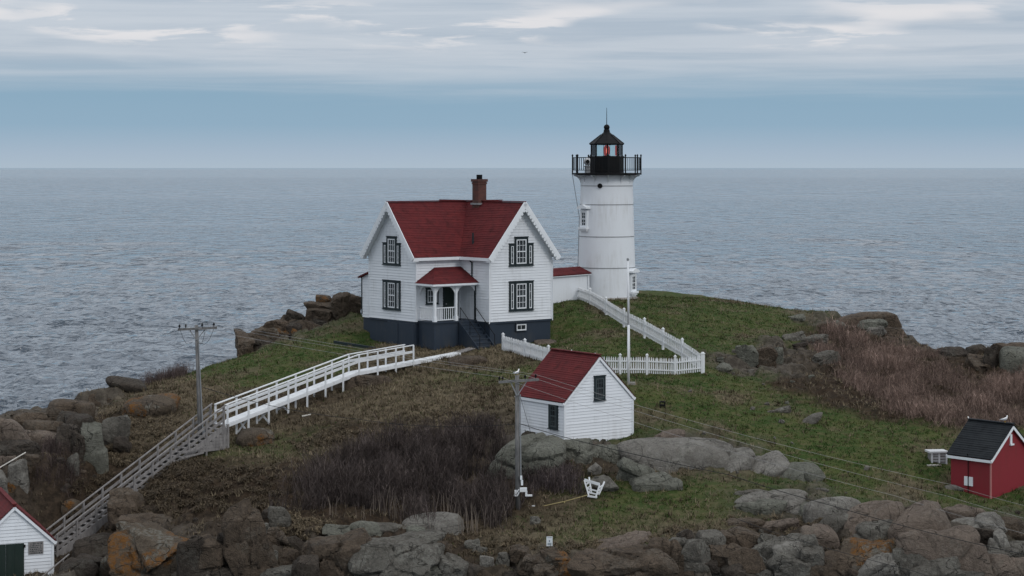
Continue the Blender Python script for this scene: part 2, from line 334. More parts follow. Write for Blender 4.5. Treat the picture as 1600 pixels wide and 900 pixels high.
# ------------------------------------------------------------------ terrain: survey points read along sight lines, each at its own distance
CP = [  # px, py, distance, ground kind (g grass, d dry grass, p peat and earth, r rock)
 (650,545,126.5,'d'),(860,535,129,'g'),(570,533,130.5,'g'),(745,549,124.5,'d'),(890,470,137.5,'g'),(948,468,139.8,'g'),(1000,466,142,'g'),
 (1050,464,146,'g'),(1110,465,146,'g'),(1190,478,144,'g'),(1250,487,143,'g'),(1300,492,142,'r'),(1395,523,138,'r'),(1440,545,134,'p'),(1465,552,132,'r'),(1530,550,129,'p'),(1600,548,127,'p'),(1720,545,127,'p'),(1850,548,127,'p'),(1850,600,117,'p'),(1850,660,109,'p'),
 (900,500,131,'g'),(900,540,123,'g'),(960,520,127,'g'),(1020,555,119.5,'g'),(1100,584,115.5,'g'),(1000,586,115.3,'g'),(935,584,115.3,'g'),(985,602,109.5,'g'),(1050,620,109,'g'),
 (1100,530,126,'g'),(1180,520,131,'g'),(1180,575,119,'r'),(1250,550,125,'r'),(1300,560,124,'p'),(1350,540,131,'p'),(1300,610,114,'p'),(1380,600,118,'p'),(1480,600,117,'p'),(1590,600,118,'p'),
 (1400,640,110,'p'),(1500,650,109,'p'),(1600,650,109.5,'p'),(1150,630,109.5,'g'),(1240,660,106,'g'),(1320,670,105.5,'g'),(1100,650,106.5,'g'),(1400,690,103,'g'),(1470,690,103.5,'g'),(1560,690,103.5,'g'),(1700,690,104,'g'),
 (1485,757,98.4,'g'),(1548,778,96.2,'g'),(1620,770,97,'g'),(1400,730,99,'g'),(1300,730,99,'g'),(1220,735,98.5,'g'),(1180,760,96,'g'),(1350,765,96.3,'g'),(1450,780,95.3,'g'),(1540,795,94.2,'g'),
 (1100,750,96.2,'g'),(1100,790,93.5,'g'),(1000,770,95.2,'g'),(1000,810,92,'g'),(900,780,94.5,'g'),(900,820,91.5,'g'),(1000,838,90.5,'d'),(1090,828,91,'d'),(850,842,90,'d'),(780,840,90.6,'d'),
 (1200,785,94,'r'),(1300,795,93.3,'r'),(1400,800,93,'r'),(1500,810,92.8,'r'),(1600,812,93.2,'r'),(1200,825,90.8,'p'),(1300,835,90.4,'p'),(1390,850,89.3,'r'),(1500,860,89,'r'),(1600,865,89.3,'r'),
 (900,895,87,'r'),(1000,870,88.3,'r'),(1100,860,88.6,'r'),(1100,895,87,'r'),(1200,893,87,'r'),(1300,895,87,'r'),(1400,897,87,'r'),(1500,897,87.3,'r'),(1600,897,87.7,'r'),
 (882,690,102,'r'),(993,684,104.2,'g'),(813,692,104.8,'r'),(940,700,101,'r'),(1050,690,102.5,'r'),(1110,720,99.5,'r'),(1040,730,98.5,'p'),(950,735,97.8,'p'),(870,735,97.5,'p'),(840,770,95.3,'p'),
 (800,705,101,'r'),(780,640,108,'d'),(700,600,115,'d'),(770,562,122,'d'),(700,568,121.0,'d'),(672,577,120.5,'d'),(732,560,123,'d'),(600,605,114.5,'d'),(640,650,107.5,'d'),(720,650,107,'d'),(560,640,109.5,'d'),(500,690,103.5,'p'),(640,700,101.5,'p'),(725,595,116,'g'),
 (650,740,98.3,'p'),(740,740,98.3,'p'),(560,770,95.8,'p'),(700,800,94,'p'),(800,800,93.7,'p'),(480,790,94.3,'p'),(440,755,96.7,'p'),(400,715,101.3,'d'),(330,708,102.7,'g'),(420,697,103,'g'),(370,680,105.3,'d'),(420,660,107.5,'d'),
 (460,650,109,'p'),(540,608,115,'p'),(430,590,120,'g'),(420,560,125,'g'),(480,545,127,'g'),(540,520,131,'g'),(560,492,135,'g'),(510,500,135.5,'r'),(450,530,133,'r'),(380,558,130,'g'),(340,568,128.5,'g'),(300,582,126,'g'),(200,610,121,'d'),(130,628,117,'r'),(70,645,114,'r'),(30,656,111.5,'r'),(-20,662,110.5,'r'),(-150,670,109,'r'),
 (330,620,117,'d'),(240,632,115.5,'d'),(200,660,111,'p'),(250,675,108,'d'),(300,670,108,'d'),(150,700,106,'p'),(80,690,106,'r'),(10,690,106,'r'),(100,735,101,'p'),(40,740,100.5,'r'),(-100,740,100,'r'),(20,780,99.5,'p'),
 (120,790,100.5,'p'),(200,738,103.5,'p'),(170,770,101.5,'p'),(270,695,104.2,'d'),(272,733,100.2,'p'),(232,766,98.6,'p'),(150,840,96.6,'p'),(110,866,95.6,'p'),(85,838,99,'p'),(140,812,99.6,'p'),(215,755,102,'p'),(190,806,97.2,'p'),(330,735,99.3,'p'),(400,745,98,'p'),(300,775,96.4,'p'),(380,790,94.8,'p'),
 (40,893,92.8,'p'),(-60,893,92,'p'),(130,882,94.2,'r'),(175,866,93.6,'r'),(250,862,91,'r'),(330,840,91,'p'),(350,885,88.5,'r'),(440,835,91,'p'),(440,890,87.5,'r'),(540,830,91.2,'p'),(600,820,91.8,'p'),(600,890,87.3,'r'),(700,835,91,'p'),(720,870,88.5,'p'),(750,893,87.2,'p'),(830,878,88.3,'r'),
 (250,897,88.3,'r'),(60,930,88,'r'),(-100,930,88,'r')]
WP = []      # the same for the far and near shores, in metres
for x, yr, zr_ in ((-75,118,3),(-55,119,4),(-42,120,5),(-34,124,7),(-28,129,8),(-22,136,9),(-14,143,10),(-6,152,11),(2,158,12),(8,160,13),(14,160,12.5),(20,157,11.5),(26,152,10),(32,146,8.5),(40,143,8),(52,143,7),(75,143,6)):
    WP += [(x, yr, zr_), (x, yr+9, -1.0), (x, yr+20, -4)]
for x in range(-65, 66, 10): WP += [(x, 81, 4.6), (x, 76, 1.2), (x, 71, -1.5), (x, 64, -4)]
for y in (85, 95, 105): WP += [(-75, y, 5), (75, y, 8)]
ctrl = np.array([tuple(at(a, b, c)) for a, b, c, k in CP]+WP)
A = ctrl[:, :2]; nC = len(A)
Kd = np.sqrt(((A[:, None]-A[None])**2).sum(2)+.6**2)
Mx = np.zeros((nC+3, nC+3)); Mx[:nC, :nC] = Kd-np.eye(nC)*.15; Mx[:nC, nC] = 1; Mx[:nC, nC+1:] = A; Mx[nC, :nC] = 1; Mx[nC+1:, :nC] = A.T
rhs = np.zeros(nC+3); rhs[:nC] = ctrl[:, 2]; sol = np.linalg.solve(Mx, rhs)
GX0, GX1, GY0, GY1, GS = -47.0, 47.0, 68.0, 172.0, 0.165
gx = np.arange(GX0, GX1+.01, GS); gy = np.arange(GY0, GY1+.01, GS); nx, ny = len(gx), len(gy)
cgx = np.arange(GX0, GX1+1.1, 1.0); cgy = np.arange(GY0, GY1+1.1, 1.0); CX, CY = np.meshgrid(cgx, cgy)
q = np.stack([CX.ravel(), CY.ravel()], 1)
cz = (np.sqrt(((q[:, None]-A[None])**2).sum(2)+.36)@sol[:nC]+sol[nC]+q@sol[nC+1:]).reshape(CX.shape)
kinds = [k for *_, k in CP]; KW = {}
for k in 'gdpr':
    idx = [i for i, kk in enumerate(kinds) if kk == k]
    KW[k] = np.exp(-((q[:, None]-A[None, idx])**2).sum(2)/(2*1.7**2)).sum(1).reshape(CX.shape)+1e-7*(k == 'r')
def coarse(arr, X, Y):
    fx = np.clip((X-GX0), 0, arr.shape[1]-1.001); fy = np.clip((Y-GY0), 0, arr.shape[0]-1.001); i = fx.astype(int); j = fy.astype(int); u = fx-i; v = fy-j
    u = u*u*(3-2*u)*.5+u*.5; v = v*v*(3-2*v)*.5+v*.5
    return (arr[j, i]*(1-u)+arr[j, i+1]*u)*(1-v)+(arr[j+1, i]*(1-u)+arr[j+1, i+1]*u)*v
TX, TY = np.meshgrid(gx, gy); tx, ty = TX.ravel(), TY.ravel()
wob = n2d(tx, ty, .45, 3, 1.0)*2.0; wob2 = n2d(tx, ty, .45, 3, 9.0)*2.0
ZW = {k: coarse(KW[k], tx+wob, ty+wob2) for k in 'gdpr'}; tot = sum(v**1.3 for v in ZW.values()); ZW = {k: v**1.3/tot for k, v in ZW.items()}
lump = np.abs(n2d(tx, ty, .55, 4, 4.0)); mid_ = n2d(tx, ty, 1.3, 4, 6.0)
tz = coarse(cz, tx, ty)
tz = tz+n2d(tx, ty, .3, 3, 2.0)*.10+mid_*(.05*ZW['g']+.09*ZW['d']+.22*ZW['p']+.22*ZW['r'])+(.25-lump)*(.5*ZW['p']+.5*ZW['r']+.08*ZW['d'])
tuss = 1-2*np.abs(n2d(tx, ty, 1.1, 2, 12.0)); tz = tz+tuss*(.10*ZW['d']+.07*ZW['p'])
def worley(X, Y, sc, seed):
    """jittered cells: per point the cell's own numbers and the distance to the joint with the next cell"""
    x, y = X*sc, Y*sc; ix, iy = np.floor(x).astype(int), np.floor(y).astype(int); d1 = np.full(len(x), 9.0); d2 = d1.copy(); best = np.zeros((len(x), 5))
    rg = np.random.RandomState(seed); T = rg.uniform(size=(97*89, 5))
    for dx in (-1, 0, 1):
        for dy in (-1, 0, 1):
            k = ((ix+dx) % 97)*89+((iy+dy) % 89); t = T[k]; px_, py_ = ix+dx+t[:, 0], iy+dy+t[:, 1]; d = np.hypot(x-px_, y-py_)
            n_ = d < d1; d2 = np.where(n_, d1, np.minimum(d2, d)); best = np.where(n_[:, None], np.stack([x-px_, y-py_, t[:, 2], t[:, 3], t[:, 4]], 1), best); d1 = np.where(n_, d, d1)
    return best, d2-d1
wx, wy = tx+n2d(tx, ty, .5, 3, 71.0)*1.2, ty+n2d(tx, ty, .5, 3, 73.0)*1.2
for sc_, am in ((.36, 1.0), (.85, .45)):
    bc, ed = worley(wx, wy*.8, sc_, int(sc_*100))
    blk = (bc[:, 2]-.5)*.95+((bc[:, 3]-.5)*bc[:, 0]+(bc[:, 4]-.5)*bc[:, 1])*.55-.45*np.exp(-(ed/.07)**2)
    tz = tz+am*blk*np.clip(ZW['r']*1.25+ZW['p']*.5-.1, 0, 1)
HG = tz.reshape(ny, nx)
def hgt(X, Y):
    X = np.asarray(X, float); Y = np.asarray(Y, float)
    fx = np.clip((X-GX0)/GS, 0, nx-1.001); fy = np.clip((Y-GY0)/GS, 0, ny-1.001); i = fx.astype(int); j = fy.astype(int); u = fx-i; v = fy-j
    return (HG[j, i]*(1-u)+HG[j, i+1]*u)*(1-v)+(HG[j+1, i]*(1-u)+HG[j+1, i+1]*u)*v
def gz(x, y): return float(hgt(np.array([x]), np.array([y]))[0])
def zone(k, X, Y):
    i = np.clip(np.rint((X-GX0)/GS).astype(int), 0, nx-1); j = np.clip(np.rint((Y-GY0)/GS).astype(int), 0, ny-1); return ZW[k].reshape(ny, nx)[j, i]
_ys = np.arange(80, 165, .08)
def hit(px, py):
    """where the sight line through a photo pixel meets the ground"""
    X = (px-800)/F*_ys; Z = H-(py-HY)/F*_ys; below = Z < hgt(X, _ys)
    Y = _ys[np.argmax(below)] if below.any() else 130.0
    return at(px, py, float(Y))
ii, jj = np.meshgrid(np.arange(nx-1), np.arange(ny-1)); b_ = (jj*nx+ii).ravel()
zc = np.stack([ZW['g'], ZW['p'], ZW['r']], 1); s1 = ZW['g']+ZW['d']+1e-6
# three blend factors: grass over dry grass, earth over those, rock over all
bald = np.clip((n2d(tx, ty, .24, 4, 90.0)-.06)*3.2, 0, 1)*.8
zc = np.stack([ZW['g']/s1*(1-bald), ZW['p']/(s1+ZW['p']), ZW['r']], 1)
headland = np_mesh('headland', np.stack([tx, ty, tz], 1), np.stack([b_, b_+1, b_+nx+1, b_+nx], 1), groundmat, None, zc, True, 'Zone')
headland['kind'] = 'structure'; headland['label'] = 'grassy rock headland with earth banks rising from the sea'
ORI[headland.name] = Vector((0, 0, 0))
# ------------------------------------------------------------------ sea out to the horizon, real chop near by
def make_sea():
    rr = [70.0]; px_ = lambda r: r*r/(F*H)
    while rr[-1] < 185: rr.append(rr[-1]+4)
    while rr[-1] < 1900: rr.append(rr[-1]+px_(rr[-1])*1.12)
    while rr[-1] < 180000: rr.append(rr[-1]*1.10)
    rr = np.array(rr); th = np.concatenate([np.linspace(-math.pi, -.36, 36)[:-1], np.linspace(-.36, .36, 720), np.linspace(.36, math.pi, 36)[1:]])
    R, T = np.meshgrid(rr, th, indexing='ij'); X = (R*np.sin(T)).ravel(); Y = (R*np.cos(T)).ravel(); Z = np.zeros_like(X); rg = np.random.RandomState(5); sp = px_(R.ravel())*1.05
    e1 = np.clip(.85+1.2*n2d(X, Y, .08, 2, 81.0)+.7*n2d(X, Y, .021, 2, 83.0), .25, 1.8); e2 = np.clip(.8+1.1*n2d(X, Y, .028, 2, 85.0), .25, 1.6); e3 = np.clip(.6+1.2*n2d(X, Y, .009, 2, 87.0), .2, 1.5); DX = np.zeros_like(X); DY = np.zeros_like(X)
    for n_, L0, L1, sl, env in ((64, 2.3, 5.0, .030, e1), (26, 5.0, 9.0, .018, e1), (20, 9.0, 22, .011, e2), (20, 22, 50, .007, e3)):
        for k in range(n_):
            L = L0*(L1/L0)**((k+.5)/n_)*rg.uniform(.93, 1.07); a = rg.normal(.20, .80 if L1 < 8 else .7 if L1 < 20 else .5); amp = sl*L/6.283*rg.uniform(.6, 1.4); kx, ky = math.sin(a)*2*math.pi/L, -math.cos(a)*2*math.pi/L
            fade = np.clip(1.9-sp*2.6/L, 0, 1)
            ph = kx*X+ky*Y+rg.uniform(0, 6.28)+.9*np.sin(X*.05/L+Y*.11/L+k); A_ = fade*env*amp; Z += A_*(np.sin(ph)-.42*np.sin(2*ph)); c_ = A_*np.cos(ph)*.85; DX += c_*math.sin(a); DY -= c_*math.cos(a)
    Z *= np.clip((R.ravel()-70)/60, .2, 1); X = X+DX; Y = Y+DY
    n, m = R.shape; i, j = np.meshgrid(np.arange(n-1), np.arange(m-1), indexing='ij'); b = (i*m+j).ravel()
    o = np_mesh('sea', np.stack([X, Y, Z], 1), np.stack([b, b+1, b+m+1, b+m], 1), sea_mat, None, None, True); o['kind'] = 'structure'; o['label'] = 'choppy grey blue sea reaching the horizon'
make_sea()
# ------------------------------------------------------------------ rocks
def ico(sub):
    bm = bmesh.new(); bmesh.ops.create_icosphere(bm, subdivisions=sub, radius=1.0); bm.verts.ensure_lookup_table()
    v = np.array([tuple(x.co) for x in bm.verts]); f = np.array([[x.index for x in q.verts] for q in bm.faces]); bm.free(); return v, f
ICO = {k: ico(k) for k in (2, 3, 4, 5)}
def rock_mesh(rx, ry, rz, rot, seed, sub=4, facets=11, sharp=24, rough=.07, cracks=0, rounded=False):
    """a joint-bounded block: skewed box planes and cutting planes, then split into fractured cells proud of or behind each other"""
    rg = np.random.RandomState(seed); D, Fc = ICO[sub]
    ax = np.vstack([np.eye(3), -np.eye(3)])+rg.normal(0, .16, (6, 3)); ax /= np.linalg.norm(ax, axis=1)[:, None]
    nn = rg.normal(size=(facets, 3)); nn /= np.linalg.norm(nn, axis=1)[:, None]
    nn = np.vstack([ax, nn]); hh = np.concatenate([rg.uniform(.88, .99, 6), rg.uniform(.80, 1.12, facets)])
    sh = 6 if rounded else 70
    d = np.maximum(D@nn.T/hh, 1e-4); mx = d.max(1); r = 1/(mx*((d/mx[:, None])**sh).sum(1)**(1/sh)); r = np.minimum(r, 1.38)
    P = D*r[:, None]; off = rg.uniform(-50, 50, 3); sc = np.array((rx, ry, rz)); m = float(np.mean(sc)); W3 = P*sc
    nc = int(np.clip(2+m*2.6+cracks*2, 2, 18)) if not rounded else 2+cracks*2; cs = rg.uniform(-1, 1, (nc, 3))*sc; cw = np.array((1.0, 1.0, 1.5))
    q3 = W3+np.stack([fbm(W3*1.1+off+i*9, 3) for i in range(3)], 1)*.16*min(m, 1.2)
    dd = np.sqrt((((q3[:, None]-cs[None])*cw)**2).sum(2)); o_ = np.argsort(dd, 1); c0 = o_[:, 0]; ed = dd[np.arange(len(P)), o_[:, 1]]-dd[np.arange(len(P)), c0]
    am = .4 if rounded else 1.0; tv = rg.normal(size=(nc, 3))*.16*am; cv = rg.uniform(-.10, .06, nc)*am
    disp = cv[c0]+((W3-cs[c0])*tv[c0]).sum(1)/max(m, .3)*.5-.12*np.exp(-(ed/(.035+.04*m))**1.5)
    rid = .5-np.abs(fbm(W3*(.9/max(m, .5))+off, 5))
    rf = rough*(.5 if rounded else 1.0)
    P = P*(1+disp+rf*.8*(rid-.3)+rf*fbm(W3*1.9+off, 5, .6)+.5*rf*fbm(W3*5.0+off, 3)/max(m, .5))[:, None]
    return ((P*sc)@np.array(rot.to_3x3()).T), Fc
ROCKN = [0]
def rock(px0, py0, px1, py1, kind='g', parent=None, k=.5, roll=0.0, sharp=24, facets=9, cracks=0, dY=0.0, rough=.085, name='rock', Y=None, label=None, sink=0.0):
    """one rock that fills the photo box px0..py1: the box gives width and height, the ground there gives distance (and, for flat slabs, tilt)"""
    ROCKN[0] += 1
    cx_, cy_ = (px0+px1)/2, (py0+py1)/2; rl = math.radians(roll); stand = k >= .6 or Y is not None
    Yb = Y if Y is not None else hit(cx_, min(py1-.08*(py1-py0), 905)).y if stand else hit(cx_, cy_).y
    s = F/Yb; hw, hh = (px1-px0)/2/s, (py1-py0)/2/s
    if roll:   # undo the growth of the box by the roll
        cr, sr = abs(math.cos(rl)), abs(math.sin(rl)); den_ = cr*cr-sr*sr
        hw2, hh2 = (hw*cr-hh*sr)/den_, (hh*cr-hw*sr)/den_
        if hw2 > .3*hw and hh2 > .2*hh: hw, hh = (hw+hw2)/2, hh*.55+hh2*.45
        elif hh2 < 0: hw, hh = hw*1.12, hh*.42
        else: hh *= .6
    v = (cy_-HY)/F
    if stand:
        ry = min(.85*hw, 1.9*hh); rz = math.sqrt(max(hh*hh-(ry*v)**2, .5*hh*hh)); Yc = Yb+.72*ry+dY; th = .12
        c = at(cx_, cy_, Yc); rx = hw
        if Y is None: e_ = .55 if (k <= .7 or sharp < 10) else .28; c.z -= e_*rz; rz *= 1+e_      # bedrock: the widest part lies at ground level
    else:
        Yc = Yb+dY; c = at(cx_, cy_, Yc); sl = (gz(c.x, Yc+.9)-gz(c.x, Yc-.9))/1.8; th = math.atan(max(-.2, min(1.2, sl)))
        st = math.sin(th)+math.cos(th)*v; ct = math.cos(th)-math.sin(th)*v
        rz = min(k*min(hw, 1.6*hh/max(st, .25)), .93*hh/ct); ry = math.sqrt(max(hh*hh-(rz*ct)**2, 1e-4))/max(st, .12); ry = max(.55*min(hw, hh*2), min(ry, 1.8*hw)); rx = hw
    rot = Matrix.Rotation(-rl, 3, 'Y')@Matrix.Rotation(th, 3, 'X')@Matrix.Rotation(random.uniform(-.1, .1), 3, 'Z')
    big = (px1-px0)*(py1-py0); sub = 5 if big > 3500 else 4 if big > 420 else 3
    V, Fc = rock_mesh(rx*1.04, ry*1.02, rz*1.06, rot, ROCKN[0]*7+1, sub, facets, 40, rough, cracks, sharp < 10)
    cc = np.array(tuple(c)); cc[2] -= sink
    o = org(parent); ob = np_mesh(name, V+cc-np.array(tuple(o)), Fc, GR[kind], parent, None, True); ob.data.set_sharp_from_angle(angle=math.radians(24 if sharp > 9 else 40))
    ORI[ob.name] = o
    if label: ob['label'] = label
    return ob
def outcrop(label, rocks, cat='rocks', name='rock_outcrop', grow=1.0):
    """a group of split rocks that is one ledge: the rocks are its parts"""
    cxm = sum((r[0]+r[2])/2 for r in rocks)/len(rocks); cym = max(r[3] for r in rocks); t = thing(name, label, cat, hit(cxm, min(cym, 896)))
    for r in rocks:
        kw = r[5] if len(r) > 5 else {}; gx_, gy_ = (r[2]-r[0])*(grow-1)/2, (r[3]-r[1])*(grow-1)/2
        rock(r[0]-gx_, r[1]-gy_*.35, r[2]+gx_, r[3]+gy_, kind=r[4], parent=t, **kw)
    return t
def one(label, r, cat='boulder', name='boulder'):
    kw = r[5] if len(r) > 5 else {}; c = hit((r[0]+r[2])/2, min(r[3], 896)); ob = rock(*r[:4], kind=r[4], name=name, **kw)
    tag(ob, label, cat); return ob
c1, c2, c3 = dict(cracks=1), dict(cracks=2), dict(cracks=3)
outcrop('brown split rock ledge dropping to the sea behind the house on its left', [
 (542,459,566,502,'b',dict(Y=135.5,k=.9)),(517,460,547,512,'b',dict(Y=135,k=.9)),(488,498,530,520,'k',dict(Y=134.5,k=.9)),(494,462,519,477,'o',dict(Y=136,k=.8)),(475,471,518,487,'b',dict(Y=135.5,k=.8)),(476,482,518,506,'b',dict(Y=135,k=.8,cracks=1)),
 (447,486,479,510,'k',dict(Y=134.5,k=.8,roll=-25)),(414,499,454,528,'b',dict(Y=133.5,k=.8,cracks=2)),(440,505,474,526,'k',dict(Y=133.5,k=.8)),(454,515,470,530,'o',dict(Y=133,k=.8)),(382,517,432,553,'b',dict(Y=132.5,k=.8,cracks=2)),
 (367,531,396,566,'b',dict(Y=131.5,k=.9,roll=-8)),(388,530,424,555,'k',dict(Y=132,k=.8)),(424,520,458,540,'k',dict(Y=133,k=.8)),(366,522,446,568,'b',dict(Y=132.4,k=.9,cracks=3,roll=-10)),(430,492,520,536,'b',dict(Y=134,k=.9,cracks=3,roll=-16)),(402,505,470,545,'o',dict(Y=133,k=.9,cracks=2,roll=-14)),(508,472,562,512,'b',dict(Y=135.6,k=.9,cracks=2))])
outcrop('pinkish brown rounded rocks on the far left shore above the boathouse roof', [
 (-30,652,46,702,'p',dict(k=.8,sharp=8)),(36,668,92,694,'p',dict(k=.8,sharp=8)),(28,643,80,664,'b',dict(k=.8)),(42,656,98,676,'b',dict(k=.7,sharp=8)),(80,622,141,662,'b',dict(k=.8,sharp=8,roll=-12)),
 (128,612,172,634,'b',dict(k=.8)),(92,642,140,684,'k',dict(k=.8,roll=-20)),(90,662,122,700,'k',dict(k=.9)),(-20,690,60,716,'k',dict(k=.7)),(120,650,140,676,'k',dict(k=.8))], grow=1.28)
outcrop('upright rock slabs with pale green lichen left of the wooden stairs', [
 (129,658,166,734,'n',dict(k=.8,roll=8)),(113,672,135,720,'k',dict(k=.8)),(106,714,123,742,'g',dict(k=.9)),(162,652,198,698,'g',dict(k=.8)),(178,684,204,708,'k',dict(k=.7))], grow=1.1)
outcrop('smooth grey slab and broken stones behind the boathouse roof', [
 (12,720,44,758,'l',dict(k=.7)),(-20,734,14,776,'l',dict(k=.7)),(-10,708,34,724,'p',dict(k=.6)),(38,710,64,728,'b',dict(k=.7)),(8,754,26,772,'o',dict(k=.8))])
one('flat grey slab with an orange lichen end on the slope left of the utility pole', (186,610,290,653,'o',dict(k=.6,sharp=7)), 'rock slab', 'rock_slab')
one('long low dark brown rock at the shoreline above the left grass slope', (164,588,240,616,'k',dict(k=.6,roll=-14,sharp=7)), 'rock', 'shore_rock')
one('brown whaleback rock under the middle of the white ramp', (508,585,622,620,'b',dict(k=.5,sharp=6)), 'rock', 'bedrock_dome')
one('rounded boulder with orange lichen below the foot of the white ramp', (366,667,434,699,'o',dict(k=.8,sharp=7)))
one('flat brown rock in the ground in front of the porch stairs', (690,556,764,578,'b',dict(k=.35,sharp=6)), 'rock', 'flat_rock')
one('flat brown rock in the grass beside the house wall', (834,531,872,543,'p',dict(k=.4,sharp=6)), 'rock', 'flat_rock')
one('round brown boulder left of the lower wooden stairs', (99,777,131,805,'o',dict(k=.9,sharp=7)))
outcrop('orange and grey lichened rocks right of the boathouse at the bottom', [
 (180,832,300,905,'o',dict(k=.9,cracks=1)),(156,870,184,904,'o',dict(k=.8)),(96,866,160,904,'k',dict(k=.8)),(120,842,180,874,'k',dict(k=.6)),(168,776,224,820,'b',dict(k=.8)),(196,806,270,840,'b',dict(k=.5)),(284,850,320,904,'k',dict(k=.7))], grow=1.15)
outcrop('steep grey brown cliff rocks below the left end of the dark thicket', [
 (304,838,350,894,'b',dict(k=.9,roll=10)),(336,834,374,894,'k',dict(k=.9)),(362,806,430,910,'b',dict(k=.9,cracks=2,roll=14)),(360,784,408,820,'b',dict(k=.7,roll=-25)),(298,884,366,906,'k',dict(k=.8)),(384,846,412,872,'b',dict(k=.9)),
 (378,868,410,896,'g',dict(k=.9)),(402,863,432,890,'g',dict(k=.8)),(428,856,466,892,'b',dict(k=.8,cracks=1)),(420,793,452,826,'g',dict(k=.8)),(396,818,424,846,'g',dict(k=.8)),(418,824,446,852,'b',dict(k=.8)),(410,886,480,906,'g',dict(k=.8)),(442,838,476,862,'k',dict(k=.8))], grow=1.15)
outcrop('big cracked brown rock face at the bottom centre left', [
 (472,838,584,910,'b',dict(k=.9,cracks=2,facets=8)),(560,834,682,906,'g',dict(k=.9,cracks=2,facets=8,roll=10)),(508,822,548,842,'n',dict(k=.5)),(596,880,690,910,'n',dict(k=.7)),(456,868,498,908,'k',dict(k=.8)),(660,842,700,868,'b',dict(k=.8)),(674,866,722,908,'g',dict(k=.9)),(636,826,664,844,'n',dict(k=.6)),(640,866,684,900,'g',dict(k=.8))], grow=1.12)
outcrop('pale smooth whaleback rocks at the foot of the dark thicket', [
 (618,806,732,836,'l',dict(k=.8,sharp=6,dY=-.3)),(540,811,602,834,'n',dict(k=.7,sharp=7,dY=-.3)),(586,818,640,836,'g',dict(k=.5))])
outcrop('row of loose stones along the bank edge left of the small white sign', [
 (750,868,774,890,'l',dict(k=.9)),(774,863,800,884,'g',dict(k=.9)),(796,853,829,876,'b',dict(k=.9)),(728,842,752,860,'g',dict(k=.8)),(814,868,858,888,'b',dict(k=.7)),(846,857,874,876,'b',dict(k=.8)),(740,852,762,868,'g',dict(k=.8)),(700,884,752,906,'k',dict(k=.7))])
outcrop('orange lichened stones below the small white sign', [
 (848,862,896,888,'o',dict(k=.7)),(864,872,932,910,'o',dict(k=.9)),(832,882,872,904,'b',dict(k=.8)),(780,886,836,906,'k',dict(k=.7))])
outcrop('brown layered ledge at the bottom edge right of the white sign', [
 (928,836,1020,872,'p',dict(k=.6,roll=10)),(914,856,1034,908,'b',dict(k=.8,cracks=3)),(896,868,930,892,'g',dict(k=.7)),(1012,845,1046,882,'b',dict(k=.9)),(1034,846,1066,900,'b',dict(k=.9,cracks=1)),(1046,838,1072,868,'g',dict(k=.9))], grow=1.2)
outcrop('tumbled angular grey boulders at the bottom edge right of centre', [
 (1060,828,1084,852,'k',dict(k=.9,roll=25)),(1090,832,1128,858,'g',dict(k=.9,sharp=24)),(1066,846,1106,886,'g',dict(k=.9,sharp=24)),(1112,846,1158,893,'b',dict(k=.9,sharp=24,facets=8)),(1124,832,1166,858,'b',dict(k=.8)),(1048,886,1090,910,'b',dict(k=.9)),(1098,884,1130,908,'g',dict(k=.9)),(1086,872,1118,894,'k',dict(k=.8)),(1130,884,1166,910,'k',dict(k=.8))], grow=1.15)
outcrop('long pale rock ledge across the grass right of centre with one dark crack', [
 (1154,764,1262,816,'l',dict(k=.45,sharp=9,roll=4,cracks=1)),(1130,780,1226,816,'n',dict(k=.45,sharp=9,roll=6)),(1242,774,1280,816,'n',dict(k=.5,sharp=9)),(1254,774,1344,826,'l',dict(k=.5,sharp=9,roll=6)),(1316,780,1412,838,'p',dict(k=.6,sharp=9,roll=10)),(1150,766,1204,782,'g',dict(k=.4))], grow=1.08)
outcrop('stepped grey rocks with dry tufts under the long pale ledge', [
 (1256,822,1308,850,'p',dict(k=.9,sharp=8)),(1326,806,1396,848,'g',dict(k=.9,sharp=8)),(1138,812,1194,834,'b',dict(k=.5)),(1186,812,1244,834,'p',dict(k=.5,roll=8)),(1138,832,1194,862,'b',dict(k=.7)),(1186,838,1214,864,'g',dict(k=.9)),
 (1200,833,1274,868,'g',dict(k=.7,roll=18)),(1212,848,1258,876,'l',dict(k=.9,sharp=24)),(1252,856,1284,884,'g',dict(k=.9)),(1180,862,1210,888,'l',dict(k=.95,sharp=30)),(1206,868,1258,902,'g',dict(k=.9,sharp=22)),(1254,876,1298,906,'b',dict(k=.9)),
 (1284,864,1342,906,'b',dict(k=.8,roll=15)),(1330,860,1404,900,'l',dict(k=.7,roll=20)),(1322,846,1398,878,'o',dict(k=.6)),(1136,854,1184,892,'b',dict(k=.9)),(1286,806,1330,830,'g',dict(k=.6)),(1160,884,1216,908,'g',dict(k=.8))], grow=1.2)
outcrop('huge rounded pinkish granite dome at the lower right', [
 (1382,796,1492,866,'p',dict(k=.7,sharp=8,facets=6,roll=8)),(1440,806,1548,896,'p',dict(k=.7,sharp=8,facets=6,roll=12)),(1404,826,1482,894,'p',dict(k=.8)),(1376,794,1420,832,'p',dict(k=.7,roll=20)),(1426,848,1466,872,'g',dict(k=.9)),(1396,852,1446,900,'g',dict(k=.9)),(1420,866,1498,908,'g',dict(k=.9,roll=14)),(1390,826,1420,850,'g',dict(k=.8))], grow=1.1)
